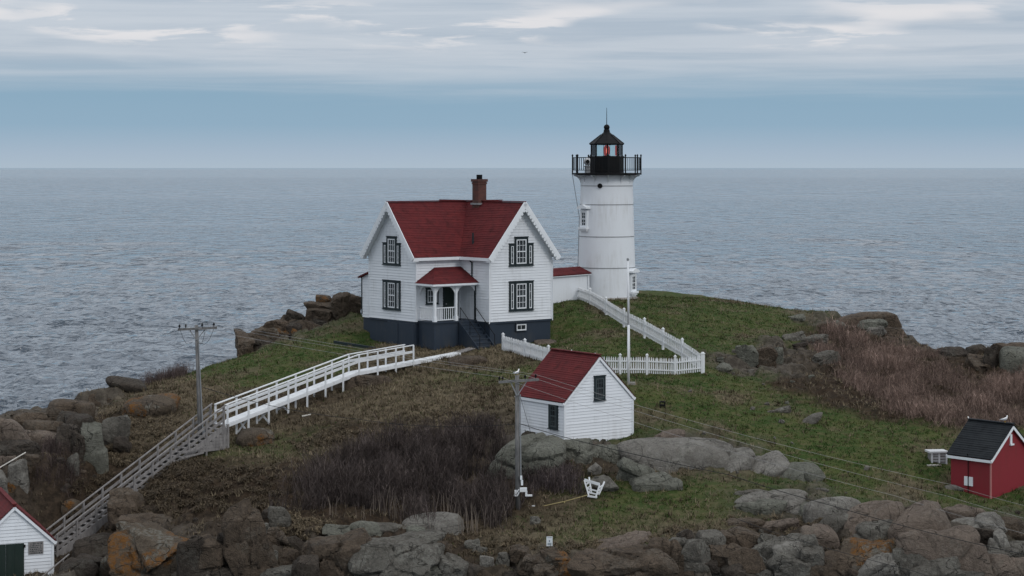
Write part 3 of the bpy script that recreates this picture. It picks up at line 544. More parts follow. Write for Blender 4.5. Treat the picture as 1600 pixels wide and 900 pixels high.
outcrop('jagged grey rocks at the lower right corner below the red shed', [
 (1480,792,1530,812,'p',dict(k=.7)),(1492,802,1562,846,'l',dict(k=.9,sharp=22,cracks=1,roll=18)),(1544,838,1574,872,'l',dict(k=.9,sharp=22)),(1540,860,1586,886,'g',dict(k=.8)),(1550,868,1612,910,'p',dict(k=.9)),(1570,848,1606,872,'g',dict(k=.7)),(1586,826,1612,852,'g',dict(k=.8)),(1492,886,1534,908,'g',dict(k=.9)),(1524,876,1560,906,'k',dict(k=.8)),(1556,812,1600,836,'b',dict(k=.6)),(1528,828,1556,852,'k',dict(k=.8))], grow=1.2)
one('flat pale stone in the grass at the foot of the red shed', (1478,759,1506,770,'l',dict(k=.4)), 'stone', 'flat_stone')
outcrop('cracked green grey bedrock in front of the white shed', [
 (772,685,888,742,'n',dict(k=.6,cracks=3,sharp=8,roll=-6,dY=-.4)),(856,686,928,720,'n',dict(k=.6,cracks=1,dY=-.3)),(916,689,978,722,'n',dict(k=.8,sharp=9)),(770,712,824,742,'g',dict(k=.6))])
outcrop('two green grey boulders below the white shed beside the white rescue frame', [
 (962,716,1022,758,'n',dict(k=.8,roll=-20)),(983,740,1060,769,'n',dict(k=.7,roll=6)),(932,748,968,770,'g',dict(k=.7)),(918,728,938,744,'l',dict(k=.8))])
outcrop('long smooth grey whaleback rock right of the white shed', [
 (972,679,1170,734,'l',dict(k=.6,sharp=7,roll=7,facets=6)),(1018,671,1070,692,'p',dict(k=.7,sharp=6)),(1108,696,1182,744,'l',dict(k=.45,sharp=8,roll=12))])
outcrop('tapering split grey slabs in the grass right of the whaleback rock', [
 (1158,708,1204,752,'l',dict(k=.45,roll=20,sharp=9)),(1172,708,1238,756,'l',dict(k=.45,roll=18,sharp=9)),(1204,714,1282,768,'n',dict(k=.45,roll=20,sharp=9,cracks=1)),(1233,725,1262,736,'p',dict(k=.6))])
outcrop('grey broken rock face on the slope right of the picket fence corner', [
 (1148,536,1184,572,'n',dict(k=.8,roll=10)),(1178,541,1214,573,'b',dict(k=.8)),(1204,539,1226,571,'n',dict(k=.8))])
outcrop('low rock ribs along the upper right slope beside the reddish thicket', [
 (1218,493,1260,505,'n',dict(k=.5,roll=8)),(1224,519,1260,533,'g',dict(k=.6,roll=10)),(1256,523,1290,542,'g',dict(k=.6,roll=20)),(1270,547,1310,568,'g',dict(k=.6,roll=15)),(1302,502,1322,514,'n',dict(k=.6)),(1234,536,1262,548,'k',dict(k=.5))], grow=1.1)
outcrop('brown rock knob on the skyline above the reddish thicket', [
 (1294,483,1408,530,'b',dict(k=.8,sharp=7,Y=139.5,roll=8)),(1342,499,1390,514,'n',dict(k=.6,Y=137.2)),(1350,508,1386,526,'l',dict(k=.7,Y=136.8)),(1370,512,1416,536,'b',dict(k=.7,Y=137.8))])
one('small pale rocks in the grass right of the picket fence corner', (1118,558,1138,570,'n',dict(k=.7)), 'stone', 'stone')
one('split pale stone just below the picket fence corner on the right', (1118,568,1142,584,'n',dict(k=.7)), 'stone', 'stone')
one('narrow slanting grey rock alone in the green slope', (1236,641,1290,680,'g',dict(k=.5,roll=36,sharp=8)), 'rock', 'slope_rock')
one('thin flat rock above the narrow slanting rock on the slope', (1198,636,1238,652,'g',dict(k=.4,roll=12)), 'rock', 'slope_rock')
outcrop('green grey boulders at the right edge behind the reddish thicket', [
 (1556,544,1620,588,'n',dict(k=.9,sharp=7)),(1534,541,1562,577,'k',dict(k=.8)),(1556,537,1620,556,'b',dict(k=.8)),(1462,543,1512,558,'k',dict(k=.7)),(1508,556,1562,586,'b',dict(k=.5)),(1462,553,1498,566,'b',dict(k=.5)),(1506,540,1540,556,'k',dict(k=.7))])
one('flat grey stone between the tapering slabs and the long pale ledge', (1264,762,1296,772,'g',dict(k=.4)), 'stone', 'stone')
one('dark grey stone in the grass at the end of the rope line', (827,806,845,820,'g',dict(k=.9)), 'stone', 'stone')
# loose stones scattered on the earth banks, parts of the headland
def scatter_rocks(poly, n, s0, s1, kinds_):
    xs = [p[0] for p in poly]; ys = [p[1] for p in poly]; k = 0
    while k < n:
        x, y = random.uniform(min(xs), max(xs)), random.uniform(min(ys), max(ys))
        ins = False
        for i in range(len(poly)):
            a, b = poly[i], poly[i-1]
            if (a[1] > y) != (b[1] > y) and x < (b[0]-a[0])*(y-a[1])/(b[1]-a[1])+a[0]: ins = not ins
        if not ins: continue
        k += 1; w = random.uniform(s0, s1); h = w*random.uniform(.5, .9)
        rock(x-w/2, y-h/2, x+w/2, y+h/2, random.choice(kinds_), headland, k=.9, roll=random.uniform(-25, 25))
scatter_rocks([(690,880),(760,850),(880,862),(1060,830),(1170,820),(1400,850),(1580,840),(1600,900),(690,900)], 34, 8, 20, 'gbbkk')
scatter_rocks([(300,800),(430,790),(480,850),(470,900),(90,900),(160,800)], 22, 8, 20, 'bkk')
scatter_rocks([(0,690),(110,690),(200,700),(150,800),(60,760),(0,760)], 14, 8, 18, 'bkk')
scatter_rocks([(1000,600),(1100,600),(1400,700),(1400,780),(1000,760)], 16, 4, 9, 'gl')
scatter_rocks([(1130,490),(1300,520),(1300,640),(1150,640)], 14, 5, 12, 'gn')
scatter_rocks([(1400,790),(1600,800),(1600,850),(1540,860)], 8, 8, 18, 'gbk')
# ------------------------------------------------------------------ windows, doors, roofs shared by the buildings
def window(face, opens, parent, frame_mat=trimdark, sash_mat=white_trim, b=.1, name='window', sill=True):
    """opens: (u0,u1,z0,z1,columns,rows,double hung?) ; a frame that stands proud, a sash in it, a pane set back behind the bars"""
    fr, sa, gl = MB(), MB(), MB()
    for u0, u1, z0, z1, nc, nr, dh in opens:
        for a in ((u0, u1, z1-b, z1), (u0, u1, z0, z0+b*.8), (u0, u0+b, z0+b*.8, z1-b), (u1-b, u1, z0+b*.8, z1-b)): fr.fbox(face, *a, -.02, .10)
        if sill: fr.fbox(face, u0-.03, u1+.03, z0-.05, z0, -.02, .14); fr.fbox(face, u0-.03, u1+.03, z1, z1+.05, -.02, .13)
        a0, a1, c0, c1 = u0+b, u1-b, z0+b*.8, z1-b; w = min(.07, (a1-a0)*.22)
        gl.fbox(face, a0, a1, c0, c1, -.02, .045)
        for a in ((a0, a1, c1-w, c1), (a0, a1, c0, c0+w), (a0, a0+w, c0+w, c1-w), (a1-w, a1, c0+w, c1-w)): sa.fbox(face, *a, .0, .085)
        mid = (c0+c1)/2
        if dh: sa.fbox(face, a0+w, a1-w, mid-.03, mid+.03, .0, .08)
        for k in range(1, nc): u = a0+(a1-a0)*k/nc; sa.fbox(face, u-.012, u+.012, c0+w, c1-w, .043, .065)
        for k in range(1, nr):
            z = c0+(c1-c0)*k/nr
            if not (dh and abs(z-mid) < .05): sa.fbox(face, a0+w, a1-w, z-.012, z+.012, .043, .064)
    f = fr.build(name, frame_mat, parent); sa.build('sash', sash_mat, f); gl.build('pane', glass, f); return f
def wall_poly(mb, face, poly, course=.175, depth=.032, th=.12, gap=.023):
    """solid wall slab with lapped boards on its face; poly in (u, z)"""
    mb.prism([face.pt(u, z, -.003) for u, z in poly], -face.N*th)
    mb.lapped(face.pt(0, 0, 0)-Vector((0, 0, 0)), face.U, Vector((0, 0, 1)), face.N, poly, course, depth, .0, .25, gap)
# ------------------------------------------------------------------ keeper's house: two gabled wings meeting in a corner with a porch
an = math.radians(52); eL = Vector((math.cos(an), -math.sin(an), 0)); eR = Vector((math.sin(an), math.cos(an), 0)); UP = Vector((0, 0, 1))
WL, WR, D1, D2 = 5.3, 5.0, 3.53, 3.1
PA = at(650, 545, 126.5); PA.z = 0; PC = PA+eR*D1; PB = PC+eL*D2; PE = PB+eR*WR; PD = PA-eL*WL; PF = PD+eR*(D1+WR); 
ZF, ZS, ZE, ZR = 13.6, 16.2, 20.62, 23.72         # footing, sill, wall plate, ridge
house = thing('keeper_house', 'white clapboard house with steep red roofs, dark blue base and a corner porch', 'house', (PC.x, PC.y, 14.4))
fL = Face(PD, eL, -eR); fAC = Face(PA, eR, eL); fCB = Face(PC, eL, -eR); fR = Face(PB, eR, eL)
fBack = Face(PE, -eL, eR); fLeft = Face(PF, -eR, -eL)
mb = MB(); mb.prism([PD+UP*ZF+eR*.03+eL*.03, PA+UP*ZF+eR*.03-eL*.03, PC+UP*ZF+eR*.03-eL*.03, PB+UP*ZF+eR*.03-eL*.03, PE+UP*ZF-eR*.03-eL*.03, PF+UP*ZF-eR*.03+eL*.03], UP*(ZS-ZF))
for f, L in ((fL, WL), (fAC, D1), (fCB, D2), (fR, WR)): mb.fbox(f, 0, L, ZS-.12, ZS-.02, -.02, .05)
mb.fbox(fL, 2.3, WL+.02, ZF, ZS-.14, -.02, .22); mb.fbox(fL, 3.55, 3.62, ZF, ZS-.16, .2, .25)       # cellar bulkhead under the left gable
mb.fbox(fR, -.03, .5, ZF, ZS-.14, -.02, .04)
mb.build('foundation', navy, house)
def gable_wall(f, Wd):
    m = MB(); wall_poly(m, f, [(0, ZS), (Wd, ZS), (Wd, ZE), (Wd/2, ZR-.12), (0, ZE)])
    for u in (0, Wd): m.fbox(f, u-.06, u+.06, ZS, ZE-.05, -.02, .035)
    return m.build('gable_wall', white, house)
gable_wall(fL, WL); gable_wall(fR, WR)
for f, L in ((fAC, D1), (fCB, D2), (fBack, D2+WL), (fLeft, D1+WR)):
    m = MB(); wall_poly(m, f, [(0, ZS), (L, ZS), (L, ZE), (0, ZE)]); m.build('side_wall', white, house)
def wing_roof(mid, ax, half, side, length, front, back, e_lens):
    """two slopes along ax from mid; side is the horizontal unit across; e_lens cut the eave length for each side"""
    t = (ZR-ZE)/half; ov = .34
    for sgn, el in zip((-1, 1), e_lens):
        a = mid-ax*front; e0 = a+side*sgn*(half+ov)+UP*(ZE-ov*t+.06); r0 = a+UP*(ZR+.06)
        e1 = mid+ax*el+side*sgn*(half+ov)+UP*(ZE-ov*t+.06); r1 = mid+ax*(length+back)+UP*(ZR+.06)
        m = MB(); m.slope(e0, e1, r1, r0, .09, .14, .018); m.build('roof', red_roof, house)
mL = PD+eL*(WL/2); mR = PB+eR*(WR/2)
wing_roof(mL, eR, WL/2, eL, D1+WR, .44, .4, (D1+WR+.4, D1+.0+WR*.5)); wing_roof(mR, -eL, WR/2, eR, D2+WL, .44, .4, (D2+WL*.5, D2+WL+.4))
m = MB(); m.beam(mL-eR*.44+UP*(ZR+.1), mL+eR*(D1+WR+.4)+UP*(ZR+.1), .2, .06); m.beam(mR+eL*.44+UP*(ZR+.105), mR-eL*(D2+WL+.4)+UP*(ZR+.105), .2, .06); m.build('ridge_cap', red_roof, house)
def bargeboard(f, Wd):
    """white rake boards and scalloped trim hung under the overhang"""
    t = (ZR-ZE)/(Wd/2); ov = .34
    for sgn in (-1, 1):
        m = MB(); ub, zb = Wd/2+sgn*(Wd/2+ov), ZE-ov*t
        p, q_ = f.pt(ub, zb-.05, .47), f.pt(Wd/2, ZR-.05, .47); nn = (q_-p).cross(f.N).normalized(); nn = nn if nn.z > 0 else -nn
        m.beam(p, q_+(q_-p).normalized()*.06, .05, .30, nn); bd = m.build('bargeboard', white_trim, house)
        sc = MB(); L = (q_-p).length; k = int(L/.26); d = (q_-p).normalized()
        for i in range(k):
            c = p+d*(.13+i*L/k)-nn*.1
            pol = [c-nn*.04+d*(.12*math.cos(a))-nn*(.15*abs(math.sin(a))) for a in [math.pi*j/6 for j in range(7)]]
            sc.prism([x-f.N*.018 for x in pol], f.N*.036)
        sc.build('scallop_trim', white_trim, bd)
        so = MB(); so.hexa([f.pt(x_, z_+dz_, o_) for dz_ in (-.20, -.10) for x_, z_, o_ in ((ub, zb, .44), (Wd/2, ZR, .44), (Wd/2, ZR, .03), (ub, zb, .03))]); so.build('soffit', white_trim, house)
bargeboard(fL, WL); bargeboard(fR, WR)
tl = (ZR-ZE)/(WL/2); m = MB(); zz_ = ZE-.34*tl
m.fbox(fAC, -.45, D1-.34, zz_-.14, zz_+.05, .30, .36); m.fbox(fCB, .34, D2+.45, zz_-.142, zz_+.05, .30, .36)
m.fbox(fAC, -.0, D1-.003, zz_-.10, zz_-.06, .0, .3); m.fbox(fCB, .003, D2, zz_-.101, zz_-.061, .0, .3)
m.build('eave_fascia', white_trim, house)
def tri(f, c, z0, zl, zh, stepped):
    o = [(c-.98, c-.50, z0, zl, 1, 3, False), (c-.56, c+.56, z0, zh if stepped else zl, 2, 4, True), (c+.50, c+.98, z0, zl, 1, 3, False)]
    return window(f, [o[0], o[2], (c-.54, c+.54, z0-.003, (zh if stepped else zl+.004), 3, 4, True)], house, b=.13)
for f, Wd in ((fL, WL), (fR, WR)):
    tri(f, Wd*.5, 19.74, 21.12, 21.54, True); tri(f, Wd*.5, 16.86, 18.70, 18.7, False)
window(fR, [(2.05, 2.95, 15.52, 16.02, 2, 1, False)], house, navy, white_trim, .05, 'basement_window', False)
m = MB(); c = at(749, 318, 131.2)                                   # chimney on the ridge crossing
cc = Vector((c.x, c.y, 0)); m.box(cc+UP*24.25, eL*.33, eR*.33, UP*.95); ch = m.build('chimney', brickm, house)
m = MB(); m.box(cc+UP*25.16, eL*.4, eR*.4, UP*.09); m.box(cc+UP*24.98, eL*.365, eR*.365, UP*.06); m.build('chimney_cap', brickm, ch)
m = MB()
for a in (-.18, 0, .18): m.lathe(cc+eL*a+UP*25.24, [(.085, 0), (.085, .3), (.065, .3), (.065, .02)], 10)
m.build('flue_pot', black, ch)
m = MB(); m.box(cc+UP*23.62, eL*.42, eR*.42, UP*.06); m.build('flashing', grey_metal, ch)
m = MB(); v0 = at(739, 382, 128.2); m.tube(v0-UP*.3, v0+UP*.75, .06, .06, 10); m.build('vent_pipe', trimdark, house)
m = MB(); g0 = fCB.pt(1.32, 20.1, .09); m.path([g0+fCB.N*.2+UP*.02, g0-UP*.2, fCB.pt(1.32, 18.75, .09)], .045, 8); m.build('downspout', trimdark, house)
for u in (-.08, WR+.08): m = MB(); m.path([fR.pt(u, 20.0, .06), fR.pt(u, 16.1, .06)], .035, 6); m.build('corner_downspout', white_trim, house)
# lean-to on the left wall
lt = Face(PD-eL*1.45+eR*.45, eL, -eR)
m = MB(); wall_poly(m, lt, [(0, ZS-.1), (1.45, ZS-.1), (1.45, 19.15), (0, 18.8)]); lf = Face(PD-eL*1.45+eR*3.2, -eR, -eL); wall_poly(m, lf, [(0, ZS-.1), (2.75, ZS-.1), (2.75, 18.8), (0, 18.8)]); m.fbox(lt, -.05, .05, ZS, 18.8, -.02, .03); lo = m.build('lean_to', white, house)
m = MB(); a0 = PD-eL*1.7+eR*.2; m.slope(a0+UP*18.76, a0+eR*3.2+UP*18.76, PD+eR*3.4+UP*19.3, PD+eR*.2+UP*19.3, .08); m.build('lean_to_roof', red_roof, lo)
m = MB(); m.fbox(lt, .02, 1.46, ZF, ZS-.1, -2.7, -.04); m.build('lean_to_base', navy, lo)
m = MB(); m.tube(lt.pt(-.06, 18.75, .05), lt.pt(-.02, 16.3, .05), .04, .04, 6); m.build('lean_to_downspout', trimdark, lo)
# porch in the corner
PX = 1.72; ZD = 16.28; s0 = .18
pq = Face(PA+eL*PX, eR, eL); pl = Face(PA+eR*s0, eL, -eR)
m = MB(); m.prism([PA+eR*s0+eL*.01+UP*ZF, PA+eR*s0+eL*PX+UP*ZF, PA+eR*(D1-.01)+eL*PX+UP*ZF, PA+eR*(D1-.01)+eL*.01+UP*ZF], UP*(ZD-.1-ZF)); porch = m.build('porch_base', navy, house)
m = MB(); m.prism([PA+eR*(s0-.06)+eL*.02+UP*(ZD-.1), PA+eR*(s0-.06)+eL*(PX+.08)+UP*(ZD-.1), PA+eR*(D1-.02)+eL*(PX+.08)+UP*(ZD-.1), PA+eR*(D1-.02)+eL*.02+UP*(ZD-.1)], UP*.1); m.build('porch_floor', navy, house)
ZP = 18.62                                                        # porch eave
def post(base):
    m = MB(); m.box(base+UP*(ZD+.15), eR*.11, eL*.11, UP*.15); m.box(base+UP*(ZD+1.2), eR*.075, eL*.075, UP*.92); m.box(base+UP*(ZD+2.1), eR*.1, eL*.1, UP*.1); m.build('porch_post', white_trim, house)
cs = [PA+eR*(s0+.12)+eL*(PX-.1), PA+eR*1.95+eL*(PX-.1)]
for c in cs: post(c)
def bracket(p, d):
    """curved bracket filling the corner between a post and the porch beam"""
    m = MB(); r = .58; pol = [p+UP*(ZP-.14)]+[p+d*r*(1-math.cos(a))+UP*(ZP-.14-r*(1-math.sin(a)**1.3)) for a in [math.pi/2*j/6 for j in range(7)]]
    n = d.cross(UP); m.prism([x-n*.03 for x in pol], n*.06); m.build('porch_bracket', white_trim, house)
for c in cs: bracket(c+eR*.07, eR); 
bracket(cs[1]-eR*.07, -eR); bracket(cs[0]-eL*.07, -eL); bracket(PA+eR*(D1-.03)+eL*(PX-.1), -eR); bracket(PA+eR*(s0+.12)+eL*.03, eL)
m = MB(); m.fbox(pq, s0-.02, D1-.01, ZP-.16, ZP+.02, -.17, -.03); m.fbox(pl, .02, PX-.17, ZP-.161, ZP+.021, -.19, -.05); m.build('porch_beam', white_trim, house)
m = MB(); m.fbox(pq, D1-.1, D1-.02, ZD, ZP-.14, -.16, -.04); m.build('porch_pilaster', trimdark, house)
e = .3; k0 = PA+eR*(s0-e)+eL*(PX+e); k1 = PA+eR*(D1-.02)+eL*(PX+e); k2 = PA+eR*(s0-e)+eL*.02
top0 = PA+eR*(s0+1.25)+eL*.03+UP*19.62; top1 = PA+eR*(D1-.02)+eL*.03+UP*19.62
m = MB(); m.slope(k0+UP*ZP+UP*.05, k1+UP*ZP+UP*.05, top1, top0, .06, .12, .014); m.slope(k2+UP*ZP+UP*.05, k0+UP*ZP+UP*.05, top0, top0, .06, .12, .014); pr = m.build('porch_roof', red_roof, house)
m = MB(); m.fbox(pq, s0-e, D1-.02, ZP-.08, ZP+.04, e-.05, e+.012); m.fbox(pl, .02, PX+e-.05, ZP-.08, ZP+.04, e-.05, e+.012)
m.hexa([x+UP*z for z in (ZP-.06, ZP-.03) for x in (k2+eR*.1, k0+eR*.1-eL*.1, k1-eL*.1, PA+eR*(D1-.02)+eL*.02)]); m.build('porch_fascia', white_trim, pr)
def balustrade(a, b):
    m = MB(); m.beam(a+UP*(ZD+.86), b+UP*(ZD+.86), .08, .06); m.beam(a+UP*(ZD+.1), b+UP*(ZD+.1), .06, .06); r = m.build('porch_railing', white_trim, house)
    n = int((b-a).length/.15); bm_ = MB(); bm_.box((0, 0, 0), (.018, 0, 0), (0, .018, 0), (0, 0, .36)); me = local_mesh(bm_, 'baluster', white_trim)
    for i in range(1, n): p = a.lerp(b, i/n); place(me, 'baluster', r, p+UP*(ZD+.48), an)
balustrade(cs[0]+eR*.09, cs[1]-eR*.09); balustrade(PA+eR*(s0+.12)+eL*.05, cs[0]-eL*.09)
m = MB(); m.fbox(fAC, 2.2, 3.2, ZD, 18.3, -.02, .05); dr = m.build('front_door', green_door, house); m = MB(); m.box(fAC.pt(2.32, 17.25, .08), eR*.03, eL*.03, UP*.04); m.build('door_knob', grey_metal, dr)
m = MB()
for a in ((2.1, 2.2, ZD, 18.4), (3.2, 3.3, ZD, 18.4), (2.2, 3.2, 18.3, 18.4)): m.fbox(fAC, *a, -.02, .07)
m.build('door_frame', trimdark, dr)
window(fAC, [(.75, 1.7, 17.3, 18.3, 3, 2, False)], house, b=.09)
st0 = 2.1; NS = 8; ZB = 14.55; rise = (ZD-ZB)/NS; run = .27                # stairs run down from the porch to the right
for i in range(NS):
    m = MB(); z = ZD-rise*(i+1); f_ = PX+.06+run*i
    m.prism([PA+eR*st0+eL*f_+UP*(z-.05), PA+eR*st0+eL*(f_+run+.03)+UP*(z-.05), PA+eR*(D1-.12)+eL*(f_+run+.03)+UP*(z-.05), PA+eR*(D1-.12)+eL*f_+UP*(z-.05)], UP*.05)
    m.prism([PA+eR*(st0+.02)+eL*(f_-.02)+UP*(z-rise), PA+eR*(st0+.02)+eL*(f_)+UP*(z-rise), PA+eR*(D1-.14)+eL*(f_)+UP*(z-rise), PA+eR*(D1-.14)+eL*(f_-.02)+UP*(z-rise)], UP*(2*rise-.05)); m.build('porch_step', navy, house)
for s_ in (st0-.05, D1-.11):
    m = MB(); pA, pB = PA+eR*s_+eL*(PX+.06), PA+eR*s_+eL*(PX+.1+run*NS)
    m.prism([pA+UP*(ZD-.02), pB+UP*(ZB+.05), pB+UP*(ZB-.8), pA+UP*ZF], eR*.05); m.build('stair_stringer', navy, house)
for s_ in (st0+.05, D1-.2):
    m = MB(); pA, pB = PA+eR*s_+eL*(PX+.1), PA+eR*s_+eL*(PX+run*NS); m.path([pA+UP*(ZD+.05), pA+UP*(ZD+.85), pB+UP*(ZB+.9), pB+UP*ZB], .022, 6); m.tube((pA+pB)/2+UP*((ZD+ZB)/2), (pA+pB)/2+UP*((ZD+ZB)/2+.88), .02, .02, 6); m.build('stair_handrail', black, house)
m = MB(); c = PA+eR*((st0+D1)/2)+eL*(PX+run*NS+.55); m.box(c+UP*(ZB-.26), eR*.95, eL*.55, UP*.2); m.build('stair_landing', navy, house)
# ------------------------------------------------------------------ covered passage to the tower
pa, pb = Vector((1.6, 135.0, 0)), Vector((5.45, 140.2, 0)); pu = (pb-pa).normalized(); pn_ = Vector((pu.y, -pu.x, 0))
ps = thing('covered_passage', 'low white walled passage with a red roof joining house and lighthouse', 'passage', (3.5, 138, 16.5)); fp = Face(pa, pu, pn_); Lp = (pb-pa).length
m = MB(); m.fbox(fp, 0, Lp, 15.6, 18.62, -1.7, 0); m.build('wall', tower_white, ps)
m = MB(); h0, h1 = fp.pt(0, 18.6, .2), fp.pt(Lp, 18.6, .2); q0, q1 = fp.pt(0, 19.02, -.85), fp.pt(Lp, 19.02, -.85); m.slope(h0, h1, q1, q0, .07); g0_, g1_ = fp.pt(0, 18.6, -1.9), fp.pt(Lp, 18.6, -1.9); m.slope(g0_, g1_, q1, q0, .07); m.build('roof', red_roof, ps)
m = MB(); m.fbox(fp, 0, Lp, 18.48, 18.58, .0, .16); m.build('eave_fascia', white_trim, ps)
m = MB(); m.tube(fp.pt(Lp-.25, 18.5, .06), fp.pt(Lp-.25, 16.4, .06), .04, .04, 8); m.build('downspout', white_trim, ps)
# ------------------------------------------------------------------ lighthouse
TC = Vector((6.755, 142.0, 0)); lh = thing('lighthouse', 'white round iron lighthouse with black lantern and gallery, red lens lit', 'lighthouse', (TC.x, TC.y, 16.6))
def rad(z): return 2.085-(z-16.6)*(2.085-1.845)/(25.0-16.6)
seams = [16.0, 18.93, 21.13, 23.4, 24.72, 25.5]
for i in range(5):
    a, b = seams[i], seams[i+1]; m = MB(); m.lathe(TC, [(rad(a)+.012*(i > 0), a), (rad(b)+.0, b)], 72, 0, False); m.build('tower_section', tower_white, lh, True)
for z in seams[1:-1]:
    m = MB(); m.lathe(TC, [(rad(z)-.02, z-.035), (rad(z)+.022, z-.03), (rad(z)+.022, z+.018), (rad(z)-.02, z+.022)], 72, 0, False); m.build('iron_seam', grey_metal, lh)
m = MB(); m.lathe(TC, [(2.25, 15.8), (2.25, 16.75), (2.1, 16.85)], 48); m.build('tower_footing', concrete, lh)
m = MB(); m.lathe(TC, [(1.7, 25.46), (2.40, 25.5), (2.49, 25.5), (2.49, 25.62), (1.0, 25.64)], 48); deck_ = m.build('gallery_deck', black, lh)
for k in range(12):                                             # curved brackets under the gallery
    a = math.pi/6*k; d = Vector((math.sin(a), -math.cos(a), 0)); n = d.cross(UP); m = MB()
    pol = [TC+d*(rad(24.8)-.02)+UP*25.48, TC+d*2.36+UP*25.48, TC+d*2.36+UP*25.40]+[TC+d*(2.36-.50*math.sin(t))+UP*(25.40-.62*(1-math.cos(t))) for t in (.25, .5, .75, 1.0, 1.25, 1.5)]+[TC+d*(rad(24.8)-.02)+UP*24.74]
    m.prism([p-n*.035 for p in pol], n*.07); m.build('gallery_bracket', white_trim, lh)
rail = MB()
for z, r in ((26.72, .022), (25.82, .018)):
    pts = [TC+Vector((2.44*math.sin(2*math.pi*k/48), -2.44*math.cos(2*math.pi*k/48), z)) for k in range(49)]; rail.path(pts, r, 5)
ro = rail.build('gallery_railing', black, lh)
bm_ = MB(); bm_.tube((0, 0, 0), (0, 0, .9), .014, .014, 5); bme = local_mesh(bm_, 'baluster', black); bm_ = MB(); bm_.lathe((0, 0, 0), [(.045, -.12), (.045, 1.2), (.07, 1.22), (.05, 1.3), (.01, 1.34)], 8); pme = local_mesh(bm_, 'gallery_post', black)
for k in range(12):
    for j in range(5):
        a = math.pi/6*(k+(j+1)/6); place(bme, 'baluster', ro, TC+Vector((2.44*math.sin(a), -2.44*math.cos(a), 25.82)))
    a = math.pi/6*k; place(pme, 'gallery_post', ro, TC+Vector((2.44*math.sin(a), -2.44*math.cos(a), 25.62)))
oct_ = math.pi/2
m = MB(); m.lathe(TC, [(1.22, 25.6), (1.22, 26.72), (1.27, 26.74), (1.27, 26.82), (1.0, 26.83)], 8, oct_); m.build('watch_room', black, lh)
m = MB(); m.lathe(TC, [(1.18, 27.62), (1.24, 27.66), (1.24, 27.72), (.42, 28.36), (.24, 28.52), (.2, 28.72), (.15, 28.76)], 8, oct_); lr = m.build('lantern_roof', black, lh)
m = MB()
for k in range(8): a = oct_+math.pi/4*k; m.beam(TC+Vector((1.25*math.cos(a), 1.25*math.sin(a), 27.72)), TC+Vector((.42*math.cos(a), .42*math.sin(a), 28.37)), .04, .04)
m.build('roof_rib', black, lr)
m = MB(); m.lathe(TC+UP*28.88, [(.21*math.sin(math.pi*k/10)+.004, -.21*math.cos(math.pi*k/10)) for k in range(11)], 16); m.build('ventilator_ball', black, lr, True)
m = MB(); m.tube(TC+UP*29.05, TC+UP*30.28, .028, .014, 6); m.build('lightning_rod', black, lr)
for k in range(8):
    a, a2 = oct_+math.pi/4*k, oct_+math.pi/4*(k+1); p = TC+Vector((1.1*math.cos(a), 1.1*math.sin(a), 0)); q2 = TC+Vector((1.1*math.cos(a2), 1.1*math.sin(a2), 0))
    m = MB(); m.tube(p+UP*26.8, p+UP*27.66, .05, .05, 6); m.build('glazing_bar', black, lh)
    m = MB(); w_ = (q2-p).cross(UP).normalized()*.006; m.hexa([p+UP*26.84-w_, q2+UP*26.84-w_, q2+UP*26.84+w_, p+UP*26.84+w_, p+UP*27.62-w_, q2+UP*27.62-w_, q2+UP*27.62+w_, p+UP*27.62+w_]); m.build('lantern_pane', lantern_glass, lh)
m = MB(); m.lathe(TC+UP*27.22, [(.05, -.42), (.15, -.36), (.22, -.2), (.25, 0), (.22, .2), (.15, .34), (.06, .4)], 20); ln = m.build('lens', lens_red, lh, True)
m = MB(); m.lathe(TC+UP*26.8, [(.28, 0), (.28, .05), (.1, .08)], 12); 
for k in range(6): a = math.pi/3*k+.5; m.tube(TC+Vector((.26*math.cos(a), .26*math.sin(a), 26.82)), TC+Vector((.26*math.cos(a), .26*math.sin(a), 27.62)), .014, .014, 5)
m.lathe(TC+UP*27.6, [(.27, 0), (.27, .05)], 12); m.build('lens_frame', black, ln)
m = MB(); m.lathe(TC+Vector((.02, -.27, 27.2)), [(.02, -.22), (.06, -.15), (.075, 0), (.06, .15), (.02, .22)], 12); m.build('lamp', lamp_lit, ln, True)
m = MB(); p = TC+Vector((.62, -.62, 0)); m.box(p+UP*27.22, Vector((.045, .045, 0)), Vector((.01, -.01, 0)), UP*.36); m.build('red_reflection_strip', lens_red, lh)  # glowing strip added to imitate the red reflection in the lantern glass
m = MB(); pd = Vector((math.sin(-.30), -math.cos(-.30), 0)); c = TC+pd*(rad(24.8)-.04)+UP*24.72
m.tube(c, c+pd*.14, .17, .17, 16); m.build('porthole', black, lh)
def tower_window(az, zc, w, h):
    d = Vector((math.sin(az), -math.cos(az), 0)); u = Vector((math.cos(az), math.sin(az), 0)); r = rad(zc); f = Face(TC+d*(r+.0), u, d)
    wf = window(f, [(-w/2, w/2, zc-h/2, zc+h/2, 2, 4, True)], lh, white_trim, white_trim, .09, 'tower_window', False)
    m = MB(); m.fbox(f, -w/2-.12, w/2+.12, zc-h/2-.15, zc-h/2, -.2, .22); m.fbox(f, -w/2-.05, w/2+.05, zc-h/2-.28, zc-h/2-.16, -.2, .14)
    m.fbox(f, -w/2-.06, -w/2, zc-h/2, zc+h/2, -.3, .06); m.fbox(f, w/2, w/2+.06, zc-h/2, zc+h/2, -.3, .06)
    m.prism([f.pt(-w/2-.2, zc+h/2+.12, -.2), f.pt(w/2+.2, zc+h/2+.12, -.2), f.pt(w/2+.2, zc+h/2+.24, -.2), f.pt(0, zc+h/2+.42, -.2), f.pt(-w/2-.2, zc+h/2+.24, -.2)], d*.46); m.build('window_hood', white_trim, wf)
tower_window(math.radians(-58), 22.38, .78, 1.2); tower_window(math.radians(62), 17.85, .8, 1.2)
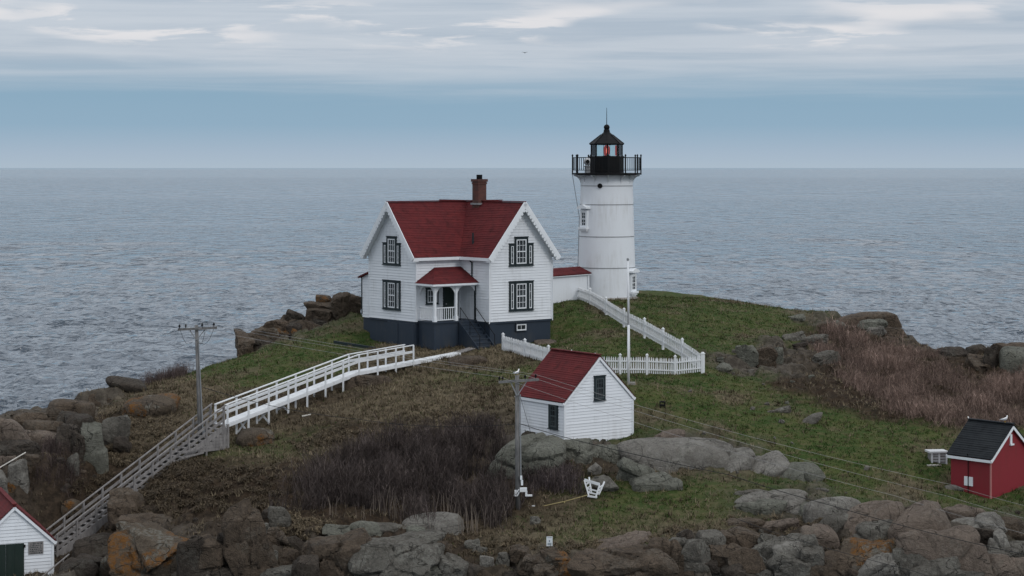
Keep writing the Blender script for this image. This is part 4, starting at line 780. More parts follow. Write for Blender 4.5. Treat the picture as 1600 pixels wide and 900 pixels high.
m = MB(); d = Vector((math.sin(math.radians(-86)), -math.cos(math.radians(-86)), 0))
m.path([TC+d*2.46+UP*25.5, TC+d*2.3+UP*24.5, TC+d*(rad(22.5)+.05)+UP*22.5, TC+d*(rad(18.9)+.05)+UP*18.9, TC+d*(rad(17)+.05)+UP*17], .022, 5); m.build('cable', grey_metal, lh)
d = Vector((math.sin(math.radians(-42)), -math.cos(math.radians(-42)), 0)); c = TC+Vector((-1.42, -1.3, 25.63))
fh = thing('fog_signal', 'pale grey fog signal standing on the gallery left of the black lantern', 'fog signal', tuple(c))
m = MB(); m.lathe(c, [(.2, 0), (.2, .42), (.24, .44), (.24, .5), (.15, .52)], 14); m.build('base', grey_metal, fh); m = MB(); m.lathe(c+UP*.8, [(.27*math.sin(math.pi*k/10)+.004, -.27*math.cos(math.pi*k/10)) for k in range(11)], 16); m.build('housing', paint('fog_signal_paint', (.4, .41, .42)), fh, True)
m = MB(); m.tube(c+Vector((0, -.2, .8)), c+Vector((0, -.36, .8)), .1, .14, 12); m.build('horn', black, fh)
# ------------------------------------------------------------------ small gabled buildings
def cabin(name, label, cat, G0, U, V, Wd, L, z0, ze, zr, wallm, roofm, trimm, ov=.16, fr=.2, course=.155, corner=True, depth=.030, gap=.018):
    U, V = Vector(U).normalized(), Vector(V).normalized(); G0 = Vector(G0); G0.z = 0
    t = thing(name, label, cat, (G0+U*Wd/2+V*L/2+UP*ze)[:2]+(z0+.3,))
    ff, fl, fr_, fb = Face(G0, U, -V), Face(G0+V*L, -V, -U), Face(G0+U*Wd, V, U), Face(G0+U*Wd+V*L, -U, V)
    g = [(0, z0), (Wd, z0), (Wd, ze), (Wd/2, zr), (0, ze)]
    for f in (ff, fb): m = MB(); wall_poly(m, f, g, course, depth, .12, gap); m.build('gable_wall', wallm, t)
    for f in (fl, fr_): m = MB(); wall_poly(m, f, [(0, z0), (L, z0), (L, ze), (0, ze)], course, depth, .12, gap); m.build('side_wall', wallm, t)
    s = (zr-ze)/(Wd/2); a = G0-V*fr; b = G0+V*(L+fr)
    for sg in (-1, 1):
        o = (G0+U*Wd/2)-G0; e = U*(Wd/2+sg*(Wd/2+ov)); zz2 = ze-ov*s+.07
        m = MB(); m.slope(a+e+UP*zz2, b+e+UP*zz2, b+o+UP*(zr+.07), a+o+UP*(zr+.07), .05, .14, .018); r = m.build('roof', roofm, t)
        m = MB(); m.beam(a+e+UP*(zz2-.12)+V*.02, b+e+UP*(zz2-.12)-V*.02, .03, .13); m.build('eave_board', trimm, r)
        for q_, dr_ in ((a, 1), (b, -1)):
            m = MB(); p1, p2 = q_+e+UP*(zz2-.13)+V*dr_*.02, q_+o+UP*(zr-.06)+V*dr_*.02; nn = (p2-p1).cross(V).normalized(); m.beam(p1, p2, .04, .15, nn if nn.z > 0 else -nn); m.build('rake_board', trimm, r)
    m = MB(); m.beam(a+o+UP*(zr+.105), b+o+UP*(zr+.105), .22, .05); m.build('ridge_cap', roofm, t)
    if corner:
        for f, w in ((ff, Wd), (fl, L), (fr_, L), (fb, Wd)):
            for u in (0, w): m = MB(); m.fbox(f, u-.055, u+.055, z0, ze-.02, -.01, .045); m.build('corner_board', trimm, t)
    return t, ff, fl
sash_dk = paint('dark_sash_paint', (.05, .065, .07), .5, (.1, .1, .1), .3)
ws, ff, fl = cabin('white_shed', 'white clapboard shed with a red gable roof on the rock below the house', 'shed', at(882, 690, 102), (math.cos(math.radians(36)), math.sin(math.radians(36)), 0), (-math.sin(math.radians(36)), math.cos(math.radians(36)), 0), 4.5, 4.0, 11.4, 14.02, 16.2, white, red_roof, white_trim, .12, .1)
window(ff, [(1.9, 2.62, 13.95, 15.18, 3, 4, True)], ws, trimdark, sash_dk, .09); window(fl, [(2.75, 3.5, 12.55, 13.85, 3, 4, True)], ws, trimdark, sash_dk, .09)
rs_, ff, fl = cabin('red_shed', 'red wooden shed with a black shingle roof and white trim at the right edge', 'shed', at(1548, 778, 96), (.741, .669, 0), (-.669, .741, 0), 3.4, 2.3, 9.6, 12.02, 13.42, redwall, black_roof, white_trim, .16, .16, .3, False, .006, 0)
m = MB(); m.fbox(ff, 1.58, 1.74, 12.5, 13.0, -.01, .05); m.fbox(ff, 1.56, 1.86, 12.46, 12.54, -.01, .09); m.build('gable_vent', white_trim, rs_)
for u in (.80, 1.07): m = MB(); m.fbox(fl, u, u+.22, 10.52, 10.96, -.01, .05); m.build('white_panel', white_trim, rs_)
m = MB(); m.path([fl.pt(1.1, 12.1, .2), fl.pt(1.045, 11.9, .06), fl.pt(1.045, 9.9, .06)], .022, 6); m.build('conduit', black, rs_)
m = MB(); m.fbox(ff, -.03, .035, 9.7, 12.0, -.035, .03); m.build('corner_bead', paint('pinkish_corner_paint', (.38, .16, .15)), rs_)
m = MB(); m.fbox(fl, .2, 2.3, 9.3, 9.95, -.05, .012); m.build('plinth', redwall, rs_)
bu, bv = Vector((.92, .38, 0)).normalized(), Vector((-.38, .92, 0)).normalized()
bh, ff, fl = cabin('boathouse', 'white boathouse with red roof and dark green double door at the lower left corner', 'boathouse', at(82.4, 898, 92.7)-bu*3.5, bu, bv, 3.5, 4.9, 6.6, 8.72, 10.36, white, red_roof, white_trim, .14, .14)
for u0 in (.52, 1.36):
    m = MB(); m.fbox(ff, u0, u0+.82, 6.7, 8.62, .0, .07); dd = m.build('door', green_door, bh)
    m = MB(); m.fbox(ff, u0+.06, u0+.1, 6.7, 8.6, .07, .085); m.fbox(ff, u0+.4, u0+.43, 6.7, 8.6, .07, .083); m.build('door_batten', green_door, dd)
for z in (8.42, 6.98): m = MB(); m.fbox(ff, 2.15, 2.24, z, z+.14, .07, .12); m.build('door_hinge', black, dd)
nb = thing('notice_board', 'weathered grey notice board with faded dark writing on the boathouse wall', 'notice board', tuple(ff.pt(2.72, 8.2, .03)))
m = MB(); m.fbox(ff, 2.38, 3.06, 8.08, 8.64, .02, .06); m.build('board', grey_wood, nb)
m = MB(); rr_ = random.Random(4)
for k in range(6):
    u = 2.43+rr_.uniform(0, .1); z = 8.56-k*.085
    while u < 2.96: w = rr_.uniform(.02, .07); m.fbox(ff, u, u+w, z-.03*rr_.uniform(.6, 1), z+.02, .06, .064); u += w+rr_.uniform(.012, .05)
m.build('faded_lettering', trimdark, nb)
# ------------------------------------------------------------------ wooden stairs
T0, B0 = at(352, 663, 103.0), at(88, 868, 96.0)
sd = (T0-B0); run_h = Vector((sd.x, sd.y, 0)); dh = run_h.normalized(); lf = Vector((-dh.y, dh.x, 0)); SW = 1.15
stairs = thing('wooden_stairs', 'long weathered grey wooden stairs climbing from the boathouse to the white ramp', 'stairs', tuple(B0))
NT = 31; rise = sd.z/NT; tread = MB(); tl_ = run_h.length/NT
tread.box((0, 0, 0), dh*(tl_*.52), lf*(SW/2), UP*.02); tme = local_mesh(tread, 'tread', grey_wood)
for k in range(NT): place(tme, 'tread', stairs, B0+run_h*((k+.5)/NT)+UP*(rise*(k+1)-.02)+lf*(SW/2))
for o in (0.0, SW):
    m = MB(); p, q_ = B0+lf*o-UP*.02, T0+lf*o-UP*.12; m.beam(p, q_, .05, .28); m.build('stringer', grey_wood, stairs)
    for h_, w_, hh in ((.98, .09, .05), (.62, .035, .13), (.30, .035, .13)):
        m = MB(); m.beam(B0+lf*o+UP*h_, T0+lf*o+UP*h_, w_, hh); m.build('handrail' if h_ > .9 else 'side_rail', grey_wood, stairs)
    for k in range(10):
        c = B0.lerp(T0, k/9*.985+.005)+lf*o; g = min(gz(c.x, c.y), c.z); m = MB(); m.box(Vector((c.x, c.y, (g-.2+c.z+.96)/2)), dh*.045, lf*.05+lf*.0, UP*((c.z+.96-g+.2)/2)); m.build('stair_post', grey_wood, stairs)
def skirt(t0, t1, n, drop):
    """horizontal boards closing the near side under the stringer"""
    for k in range(n):
        za = -(.16+drop*k/n); zb = -(.16+drop*(k+1)/n)+.012; a, b = B0.lerp(T0, t0), B0.lerp(T0, t1)
        m = MB(); m.hexa([a+UP*zb-lf*.03, b+UP*zb-lf*.03, b+UP*zb+lf*.0, a+UP*zb, a+UP*za-lf*.03, b+UP*za-lf*.03, b+UP*za, a+UP*za]); m.build('skirt_board', grey_wood, stairs)
skirt(.0, .30, 4, .62)
for k in range(7):                                             # level boards closing the head of the stairs
    z1 = T0.z-.18-k*.16; z0_ = z1-.15; b = T0; tt = min(.99, (z1-B0.z)/sd.z+.035); a = Vector((B0.x+sd.x*tt, B0.y+sd.y*tt, 0))
    m = MB(); m.hexa([Vector((p.x, p.y, z))-lf*o for z in (z0_, z1) for p, o in ((a, .04), (b+dh*.12, .04), (b+dh*.12, .01), (a, .01))]); m.build('skirt_plank', grey_wood, stairs)
m = MB(); c = T0+dh*.14-lf*.03; m.box(Vector((c.x, c.y, T0.z-.75)), dh*.06, lf*.05, UP*.75); m.build('skirt_post', grey_wood, stairs)
c = hit(290, 702); m = MB()
for z in (.35, .8): m.beam(B0.lerp(T0, .70)-lf*.35+UP*z*.6, B0.lerp(T0, .84)-lf*.35+UP*(z*.6-.6), .05, .09)
m.build('landing_rail', grey_wood, stairs)
# ------------------------------------------------------------------ white ramp
R0, R1, R2, R3 = T0+UP*.0, at(560, 581, 116), at(646, 565, 120.8), at(720, 554.0, 123.6)+UP*.12
ramp_ = thing('white_ramp', 'white wooden walkway on posts with railings rising from the stairs to the house', 'walkway', tuple(R0)); RW = .64
def perp(a, b): d = (b-a); d.z = 0; d.normalize(); return Vector((-d.y, d.x, 0))
l1, l2, l3 = perp(R0.copy(), R1), perp(R1.copy(), R2), perp(R2.copy(), R3)
for a, b, l in ((R0, R1, l1), (R1, R2, l2), (R2, R3, l3)):
    n = max(2, int((b-a).length/.27)); d = (b-a)/n
    for k in range(n):
        p = a+d*k; q_ = a+d*(k+.96); m = MB(); m.hexa([x-UP*z for z in (.05, 0) for x in (p, q_, q_+l*RW, p+l*RW)]); m.build('deck_plank', fence_white, ramp_)
    for o in (0, RW): m = MB(); m.beam(a+l*o-UP*.13, b+l*o-UP*.13, .05, .15); m.build('edge_beam', fence_white, ramp_)
for o in (0, RW):
    for (a, b, l) in ((R0, R1, l1), (R1, R2, l2)):
        for h_, w_, hh in ((1.0, .09, .05), (.60, .035, .15 if o else .14)):
            m = MB(); m.beam(a+l*o+UP*h_, b+l*o+UP*h_, w_, hh); m.build('handrail' if h_ > .9 else 'side_rail', fence_white, ramp_)
def rpost(c, top=1.0, brace=None):
    g = min(gz(c.x, c.y)-.15, c.z-.3); m = MB(); m.box(Vector((c.x, c.y, (g+c.z+top)/2)), Vector((.05, 0, 0)), Vector((0, .05, 0)), UP*((c.z+top-g)/2)); m.build('ramp_post', fence_white, ramp_)
    return g
for k in range(7):
    for o in (-.05, RW+.05): rpost(R0.lerp(R1, k/7+.01)+l1*o)
    c = R0.lerp(R1, k/7+.01)
    if k in (1, 2, 3):
        m = MB(); g = gz(c.x, c.y); h_ = c.z-g-.15
        if h_ > .35: m.beam(c-l1*.0+UP*(-h_), c+l1*RW-UP*.15, .04, .09); m.beam(c+l1*RW+UP*(-h_)+(R1-R0).normalized()*.05, c-UP*.15+(R1-R0).normalized()*.05, .04, .09); m.build('cross_brace', fence_white, ramp_)
for k in range(4):
    for o in (-.05, RW+.05): rpost(R1.lerp(R2, k/3*.99)+l2*o)
for k in (.4, .95): rpost(R2.lerp(R3, k)-l3*.0, -.05)
m = MB(); e2 = R3+(R3-R2).normalized()*1.4; m.beam(R3+l3*.45+UP*-.05, Vector((e2.x, e2.y, gz(e2.x, e2.y)+.1))+l3*.45, RW, .06); m.build('grey_end_boards', grey_wood, ramp_)
# ------------------------------------------------------------------ picket fences
pk = MB(); pk.box((0, 0, .43), (.036, 0, 0), (0, .012, 0), (0, 0, .43)); pk.add([(-.036, -.012, .86), (.036, -.012, .86), (.036, .012, .86), (-.036, .012, .86), (0, -.012, .95), (0, .012, .95)], [(0, 1, 4), (2, 3, 5), (1, 2, 5, 4), (3, 0, 4, 5)])
pkm = local_mesh(pk, 'picket', fence_white)
fp_ = MB(); fp_.box((0, 0, .42), (.065, 0, 0), (0, .065, 0), (0, 0, .64)); fp_.box((0, 0, 1.08), (.085, 0, 0), (0, .085, 0), (0, 0, .025)); fp_.add([(-.06, -.06, 1.105), (.06, -.06, 1.105), (.06, .06, 1.105), (-.06, .06, 1.105), (0, 0, 1.19)], [(0, 1, 4), (1, 2, 4), (2, 3, 4), (3, 0, 4)]); fpm = local_mesh(fp_, 'fence_post', fence_white)
def fence(label, pts, step=.125):
    P = [hit(*p[:2]) if len(p) == 2 else at(*p) for p in pts]; t = thing('picket_fence', label, 'fence', tuple(P[0]), 'white picket fence round the yard')
    for a, b in zip(P[:-1], P[1:]):
        d = b-a; n = max(1, int(Vector((d.x, d.y, 0)).length/step)); rz = math.atan2(d.y, d.x); nn = Vector((-math.sin(rz), math.cos(rz), 0))
        for h_ in (.25, .72): m = MB(); m.beam(a+UP*h_+nn*.035, b+UP*h_+nn*.035, .04, .08); m.build('fence_rail', fence_white, t)
        for k in range(1, n):
            p = a.lerp(b, k/n); o = place(pkm, 'picket', t, p+UP*(.03+random.uniform(-.015, .015)), rz); o.rotation_euler.y = random.uniform(-.03, .03)
    for p in P: place(fpm, 'fence_post', t, p, math.atan2((P[-1]-P[0]).y, (P[-1]-P[0]).x))
    return t
fence('white picket fence running from the lighthouse down to the yard corner', [(901, 469, 139.4), (922, 476, 136.2), (947, 491, 132.4), (975, 509, 128.6), (1007, 525, 125.0), (1036, 541.5, 121.6), (1066, 558.5, 118.6), (1099, 581.5, 115.6)], .165)
fence('white picket fence across the yard front right of the white shed', [(1097, 581.5, 115.5), (1055, 586, 115.2), (1011, 584, 115.3), (969, 583.5, 115.4), (930, 583, 115.6)])
fence('white picket fence from the porch stairs down behind the white shed', [(786, 549, 124.4), (820, 558.5, 121.6), (857, 569.5, 118.6), (893, 578, 116.6)])
# ------------------------------------------------------------------ flagpole
b = hit(982, 601); fpole = thing('flagpole', 'tall white flagpole without a flag beside the white shed', 'flagpole', tuple(b)); tp = at(981, 407, b.y)
m = MB(); m.tube(b-UP*.2, b+UP*3.3, .075, .065, 12); m.tube(b+UP*3.3, tp, .058, .048, 10); m.build('pole', fence_white, fpole, True)
m = MB(); m.lathe(tp, [(.01, -.02), (.06, 0), (.075, .06), (.06, .12), (.01, .15)], 12); m.build('finial', grey_metal, fpole, True)
m = MB(); m.path([b+Vector((.1, 0, 1.0)), tp+Vector((.06, 0, -.05))], .008, 4); m.build('halyard', fence_white, fpole)
m = MB(); m.box(b+Vector((.22, .1, -.05)), (.16, 0, 0), (0, .16, 0), (0, 0, .18)); m.build('base_block', concrete, fpole)
# ------------------------------------------------------------------ utility poles and their lines
def upole(label, px0, py0, px1, py1, armL, armR, arm_dz, r, braces):
    g = hit(px0, py0); t = thing('utility_pole', label, 'utility pole', tuple(g), 'utility poles'); tp = at(px1, py1, g.y)
    m = MB(); m.tube(g-UP*.6, tp, r, r*.8, 12); m.build('post', pole_wood, t, True)
    ca = tp-UP*arm_dz+Vector((0, -r-.05, 0)); a0, a1 = at(*armL, ca.y), at(*armR, ca.y); m = MB(); m.beam(a0, a1, .09, .12); arm = m.build('crossarm', pole_wood, t)
    ins = MB(); ins.lathe((0, 0, 0), [(.02, 0), (.02, .06), (.055, .07), (.06, .12), (.035, .13), (.05, .16), (.02, .2)], 8); ime = local_mesh(ins, 'insulator', black); tips = []
    for f in braces: p = a0.lerp(a1, f)+UP*.06; place(ime, 'insulator', arm, p); tips.append(p+UP*.19)
    m = MB()
    for f in (.3, .7): m.beam(a0.lerp(a1, f)-UP*.05+Vector((0, .05, 0)), Vector((tp.x, ca.y+.05, ca.z-.62)), .03, .05)
    m.build('arm_brace', grey_metal, t); return t, g, tp, tips
u1, g1, tp1, tips1 = upole('tall grey utility pole beside the wooden stairs on the left slope', 314, 706, 307, 508, (278, 515), (339, 512), .16, .115, (.04, .2, .62, .92))
u2, g2, tp2, tips2 = upole('utility pole with a wide pale crossarm left of the white shed', 809, 797, 808, 586, (779, 597), (842, 593), .35, .125, (.02, .1, .66, .92))
m = MB(); m.tube(g1+Vector((.17, -.1, 0)), Vector((tp1.x+.13, tp1.y-.1, tp1.z-1.0)), .035, .03, 8); m.build('conduit', grey_metal, u1)
m = MB(); c = g1+Vector((.26, -.16, 1.05)); m.box(c, (.12, 0, 0), (0, .09, 0), (0, 0, .2)); m.build('meter_box', grey_metal, u1)
for s_, e_ in ((-.85, -.18), (.5, .12), (.95, .16)):
    m = MB(); p, q_ = tp1+Vector((s_, -.2, -.12)), tp1+Vector((e_, -.15, -.85)); m.path([p.lerp(q_, i/6)+UP*(-.42*math.sin(math.pi*i/6)) for i in range(7)], .012, 4); m.build('jumper_wire', black, u1)
m = MB(); m.tube(g2+Vector((.15, -.08, 1.3)), Vector((tp2.x+.14, tp2.y-.08, tp2.z-.9)), .03, .03, 6); m.build('conduit', grey_metal, u2)
m = MB(); m.box(g2+Vector((.16, -.16, 1.55)), (.05, 0, 0), (0, .05, 0), (0, 0, .09)); m.box(g2+Vector((.2, -.16, 1.32)), (.05, 0, 0), (0, .05, 0), (0, 0, .12)); m.build('small_box', white_trim, u2)
mbx = thing('metal_bracket_box', 'white metal box with a bent arm low on the pole by the white shed', 'utility box', tuple(g2+Vector((.1, -.2, .8))))
m = MB(); c = g2+Vector((.26, -.24, 1.0)); m.box(c, (.17, 0, 0), (0, .1, 0), (0, 0, .09)); m.box(c+Vector((.14, 0, -.18)), (.05, 0, 0), (0, .08, 0), (0, 0, .12)); m.build('box', fence_white, mbx)
m = MB(); m.box(c+Vector((.28, 0, -.27)), (.14, 0, 0), (0, .07, 0), (0, 0, .035)); m.build('arm', fence_white, mbx)
m = MB(); m.path([c+Vector((-.2, 0, .02)), c+Vector((-.42, 0, -.28)), c+Vector((-.30, 0, -.3)), c+Vector((-.18, 0, -.1))], .035, 6); m.box(c+Vector((-.36, .02, -.12)), (.05, 0, 0), (0, .04, 0), (0, 0, .1)); m.build('coil', fence_white, mbx)
wire_m = paint('galvanised_wire', (.30, .29, .28), .5, (.2, .2, .2), .2)
cable_m = paint('black_cable', (.012, .012, .012), .6, (.03, .03, .03), .2)
def wire(name, label, cat, pts, r, mat, sag=(0,), group=None):
    P = []
    for (a, b), s_ in zip(zip(pts[:-1], pts[1:]), list(sag)*len(pts)):
        for i in range(13): P.append(Vector(a).lerp(Vector(b), i/12)-UP*(4*s_*(i/12)*(1-i/12)))
    m = MB(); m.path(P, r, 4); o = m.build(name, mat); tag(o, label, cat, group); return o
G_ = 'power lines between the utility poles'
wire('power_line', 'upper bare power line strung over the white shed roof to the red shed', 'power line', [tips1[3], tips2[3], at(1485, 757, 93.5), at(1700, 812, 88)], .008, wire_m, (.10, .25, .1), G_)
wire('power_line', 'middle bare power line crossing in front of the white shed gable', 'power line', [tips1[2], tips2[2], at(1480, 775, 92.0), at(1700, 832, 86)], .008, wire_m, (.12, .25, .1), G_)
wire('power_line', 'lowest of the three bare power lines crossing the green slope', 'power line', [tips1[0], tips2[0]+UP*.0, at(1400, 775, 90.5), at(1700, 858, 84)], .008, wire_m, (.15, .25, .1), G_)
cb = tp2-UP*2.25
wire('service_cable', 'black cable running from the near pole down across the lower right rocks', 'cable', [cb, at(885, 684, 94.0), at(1140, 742, 91.5), at(1300, 790, 88.5), at(1600, 866, 84), at(1750, 905, 81)], .018, cable_m, (.02, .05, .05, .1, .05))
wire('service_cable', 'black cable slung from the far pole across the dry slope to the near pole', 'cable', [tp1-UP*3.1, at(560, 655, 101), cb-UP*.05], .016, cable_m, (.25, .25))
wire('service_cable', 'thin black cable crossing the boulders at the very bottom right', 'cable', [at(1150, 810, 88), at(1240, 842, 85.5), at(1430, 893, 82), at(1500, 915, 80.5)], .012, cable_m, (.02,))
wire('guy_wire', 'slanting guy wire from the near pole to the rock before the white shed', 'guy wire', [tp2-UP*.5, hit(833, 689)], .010, cable_m, (.0,))
# ------------------------------------------------------------------ small things
gm = paint('gull_white', (.72, .72, .72), .8, (.6, .6, .6), .1); gg = paint('gull_grey', (.30, .32, .34), .8, (.2, .2, .2), .2); gy_ = paint('gull_yellow', (.5, .3, .04), .6, (.4, .2, .03), .1)
def gull(label, loc, az, s=1.0):
    t = thing('seagull', label, 'seagull', tuple(loc), 'seagulls'); d = Vector((math.cos(az), math.sin(az), 0)); n = Vector((-d.y, d.x, 0)); loc = Vector(loc)
    spine = [(-.26, .16, .012), (-.20, .165, .03), (-.12, .175, .065), (0, .19, .085), (.09, .22, .08), (.135, .27, .052), (.15, .32, .043), (.165, .36, .05), (.195, .37, .038), (.215, .365, .014)]
    m = MB(); k = 10; vs = []
    for i, (x, z, r) in enumerate(spine):
        a_, b_2 = spine[max(0, i-1)], spine[min(len(spine)-1, i+1)]; tg = (d*(b_2[0]-a_[0])+UP*(b_2[1]-a_[1])).normalized(); v_ = n.cross(tg)
        for j in range(k): th = 2*math.pi*j/k; vs.append(loc+(d*x+UP*z)*s+(n*math.cos(th)+v_*math.sin(th))*r*s)
    q_ = len(spine); m.add(vs, [(i*k+j, i*k+(j+1) % k, (i+1)*k+(j+1) % k, (i+1)*k+j) for i in range(q_-1) for j in range(k)]+[tuple(range(k)), tuple((q_-1)*k+j for j in range(k))]); m.build('body', gm, t, True)
    for sg in (-1, 1):
        m = MB(); pol = [d*.08+UP*.25, d*.10+UP*.19, d*-.05+UP*.13, d*-.22+UP*.15, d*-.36+UP*.16, d*-.2+UP*.22]; m.prism([loc+p*s+n*sg*.075*s for p in pol], n*sg*.018*s); m.build('wing', gg, t)
        m = MB(); m.tube(loc+n*sg*.03*s, loc+(n*sg*.03+UP*.13)*s, .008*s, .010*s, 6); m.box(loc+(n*sg*.03+d*.025+UP*.005)*s, d*.03*s, n*.02*s, UP*.005*s); m.build('leg', gy_, t)
    m = MB(); m.tube(loc+(d*.21+UP*.366)*s, loc+(d*.27+UP*.352)*s, .014*s, .004*s, 6); m.build('beak', gy_, t); return t
rU, rV = Vector((.741, .669, 0)), Vector((-.669, .741, 0)); rG = at(1548, 778, 96); rG.z = 0; ridge = rG+rU*1.7
gull('white and grey gull standing on the front ridge end of the red shed', ridge+rV*.35+UP*13.55, .35, s=.8)
gull('gull perched on top of the utility pole left of the white shed', tp2-UP*.02, .9, s=.75)
gull('gull half hidden behind the far ridge end of the red shed', ridge+rV*2.42+rU*.12+UP*13.32, 2.9, s=.75)
fb = thing('flying_bird', 'tiny dark bird flying high over the sea left of the lighthouse', 'bird', tuple(at(820, 82, 150))); c = at(820, 82, 150); m = MB()
for sg in (-1, 1): m.add([c, c+Vector((sg*.14, .03, .04)), c+Vector((sg*.26, -.02, .0)), c+Vector((sg*.2, -.1, .03)), c+Vector((0, -.02, -.04))], [(0, 1, 3), (1, 2, 3), (0, 3, 4)])
m.build('wings', trimdark, fb); m = MB(); m.lathe(c-UP*.03, [(.01, -.03), (.05, 0), (.01, .04)], 8); m.build('body', trimdark, fb)
# small white sign
b = hit(858.5, 857); sg_ = thing('small_sign', 'small white sign with blue grey lettering at the lower edge of the grass', 'sign', tuple(b)); s_ = F/b.y
fs = Face(b+Vector((-.135, -.04, 0)), (1, .05, 0), (.05, -1, 0)); z0s = at(0, 853, b.y).z; z1s = at(0, 838, b.y).z
m = MB(); m.fbox(fs, 0, .27, z0s, z1s, 0, .02); m.build('panel', paint('sign_white', (.62, .66, .68), .5, (.5, .5, .5), .2), sg_)
ink = paint('sign_ink', (.10, .15, .19), .6, (.2, .2, .2), .2); m = MB(); H_ = z1s-z0s
for u in (.05, .09, .13, .17, .20): m.fbox(fs, u, u+.024, z1s-.15*H_, z1s-.08*H_, .02, .023)
m.fbox(fs, .11, .16, z0s+.45*H_, z0s+.62*H_, .02, .023)
for r_ in range(3):
    for u in (.05, .085, .12, .155, .19): m.fbox(fs, u, u+.026, z0s+(.12+.08*r_)*H_, z0s+(.175+.08*r_)*H_, .02, .023)
m.build('lettering', ink, sg_); m = MB(); m.box(b+Vector((0, .0, .1)), (.02, 0, 0), (0, .02, 0), (0, 0, .4)); m.build('stake', grey_wood, sg_)
# white rescue frame and rope line
b = hit(926, 779); fr_ = thing('rescue_stretcher', 'white tapering wooden frame with rungs standing at the edge of the grass', 'frame', tuple(b)); Yb = b.y
pTL, pTR, pBL, pBR = at(913, 750, Yb+.1), at(937, 757, Yb-.1), at(920, 774, Yb), at(931, 776, Yb-.15); dpt = Vector((.25, .55, .05))
m = MB(); m.beam(pTL, pTR, .05, .13); m.build('top_board', fence_white, fr_)
for nm, p, q_ in (('leg', pTL, pBL), ('leg', pTR, pBR), ('leg', pTL+dpt, pBL+dpt*.6), ('leg', pTR+dpt, pBR+dpt*.6)): m = MB(); m.beam(p, q_, .07, .07, (0, 1, 0)); m.build(nm, fence_white, fr_)
for f in (.3, .55, .8): 
    p, q_ = pTL.lerp(pBL, f), pTR.lerp(pBR, f)
    for x_, y_ in ((p, q_), (p, p+dpt*(1-.4*f)), (q_, q_+dpt*(1-.4*f)))[0 if f > .5 else 1:]: m = MB(); m.beam(x_, y_, .04, .06); m.build('rung', fence_white, fr_)
m = MB(); m.beam(pBL-Vector((.05, 0, .03)), pBR+Vector((.05, 0, -.03)), .12, .07); m.build('foot_board', fence_white, fr_)
rope_m = paint('yellowed_rope', (.30, .25, .12), .9, (.2, .16, .08), .3)
rl = thing('rope_line', 'yellowish rope line from the near pole to the white frame with a short stake', 'rope', tuple(hit(882, 797)))
m = MB(); P = [at(816, 796, Yb-.5), at(850, 790.5, Yb-.4), at(882, 783.5, Yb-.3), at(918, 773.5, Yb-.1)]; m.path(P, .022, 6); m.build('rope', rope_m, rl)
m = MB(); q_ = at(882, 783.5, Yb-.3); m.beam(q_, at(882.5, 797, Yb-.35)-UP*.15, .06, .05, (0, 1, 0)); m.build('stake', rope_m, rl)
bk = thing('small_box', 'small grey white box on the rope near the foot of the near pole', 'box', tuple(hit(831, 799))); c = at(831, 793, Yb-.5); m = MB(); m.box(c, (.14, .02, -.01), (0, .08, 0), (0, 0, .075)); m.build('case', grey_metal, bk); m = MB(); m.box(c+UP*.085, (.15, .02, -.01), (0, .09, 0), (0, 0, .012)); m.build('lid', fence_white, bk); m = MB(); m.box(c-UP*.2, (.03, 0, 0), (0, .03, 0), (0, 0, .2)); m.build('stand', grey_wood, bk)
# dark little stand on the slope
b = hit(1035, 638); st = thing('black_stand', 'small black open metal stand on the green slope right of the flagpole', 'stand', tuple(b)); m = MB()
for dx in (-.12, .14):
    for dy in (0, .22): m.tube(b+Vector((dx, dy, -.1)), b+Vector((dx, dy, .36)), .025, .025, 6)
m.build('legs', black, st); m = MB()
for z in (.34, .16): 
    for a, c_ in (((-.14, 0), (.16, 0)), ((-.14, .22), (.16, .22)), ((-.12, 0), (-.12, .22)), ((.14, 0), (.14, .22))): m.beam(b+Vector((a[0], a[1], z)), b+Vector((c_[0], c_[1], z)), .05, .06)
m.build('frame', black, st)
# slatted crate left of the red shed
b = hit(1468, 727); crt = thing('slatted_crate', 'weathered white slatted crate with a flat lid left of the red shed', 'crate', tuple(b)); s_ = F/b.y; fw = Face(b+Vector((-.42, .1, 0)), (1, .12, 0), (.12, -1, 0)); ztop = at(0, 706, b.y).z; zb_ = b.z-.05
m = MB(); m.fbox(fw, .05, .85, zb_, ztop-.1, -.62, -.06); m.build('crate_core', grey_wood, crt)
for k in range(4): z = zb_+.06+k*(ztop-.16-zb_)/4; m = MB(); m.fbox(fw, .03, .87, z, z+.09, -.06, -.03); m.build('slat', paint('chalky_paint', (.40, .41, .42), .8, (.15, .14, .13), .6, 4.0), crt)
for u in (.03, .41, .79): m = MB(); m.fbox(fw, u, u+.08, zb_, ztop-.1, -.03, -.005); m.build('batten', fence_white, crt)
m = MB(); m.fbox(fw, -.05, .92, ztop-.09, ztop, -.8, .04); m.build('lid', paint('faded_lid', (.50, .51, .52), .7, (.35, .35, .35), .3), crt)
m = MB()
for k in range(3): m.box(hit(1452+k*7, 728)+UP*.03, (.12, .04, 0), (-.03, .09, 0), (0, 0, .03))
o = m.build('loose_boards', pale_wood); tag(o, 'few pale broken boards lying in the grass before the slatted crate', 'boards')
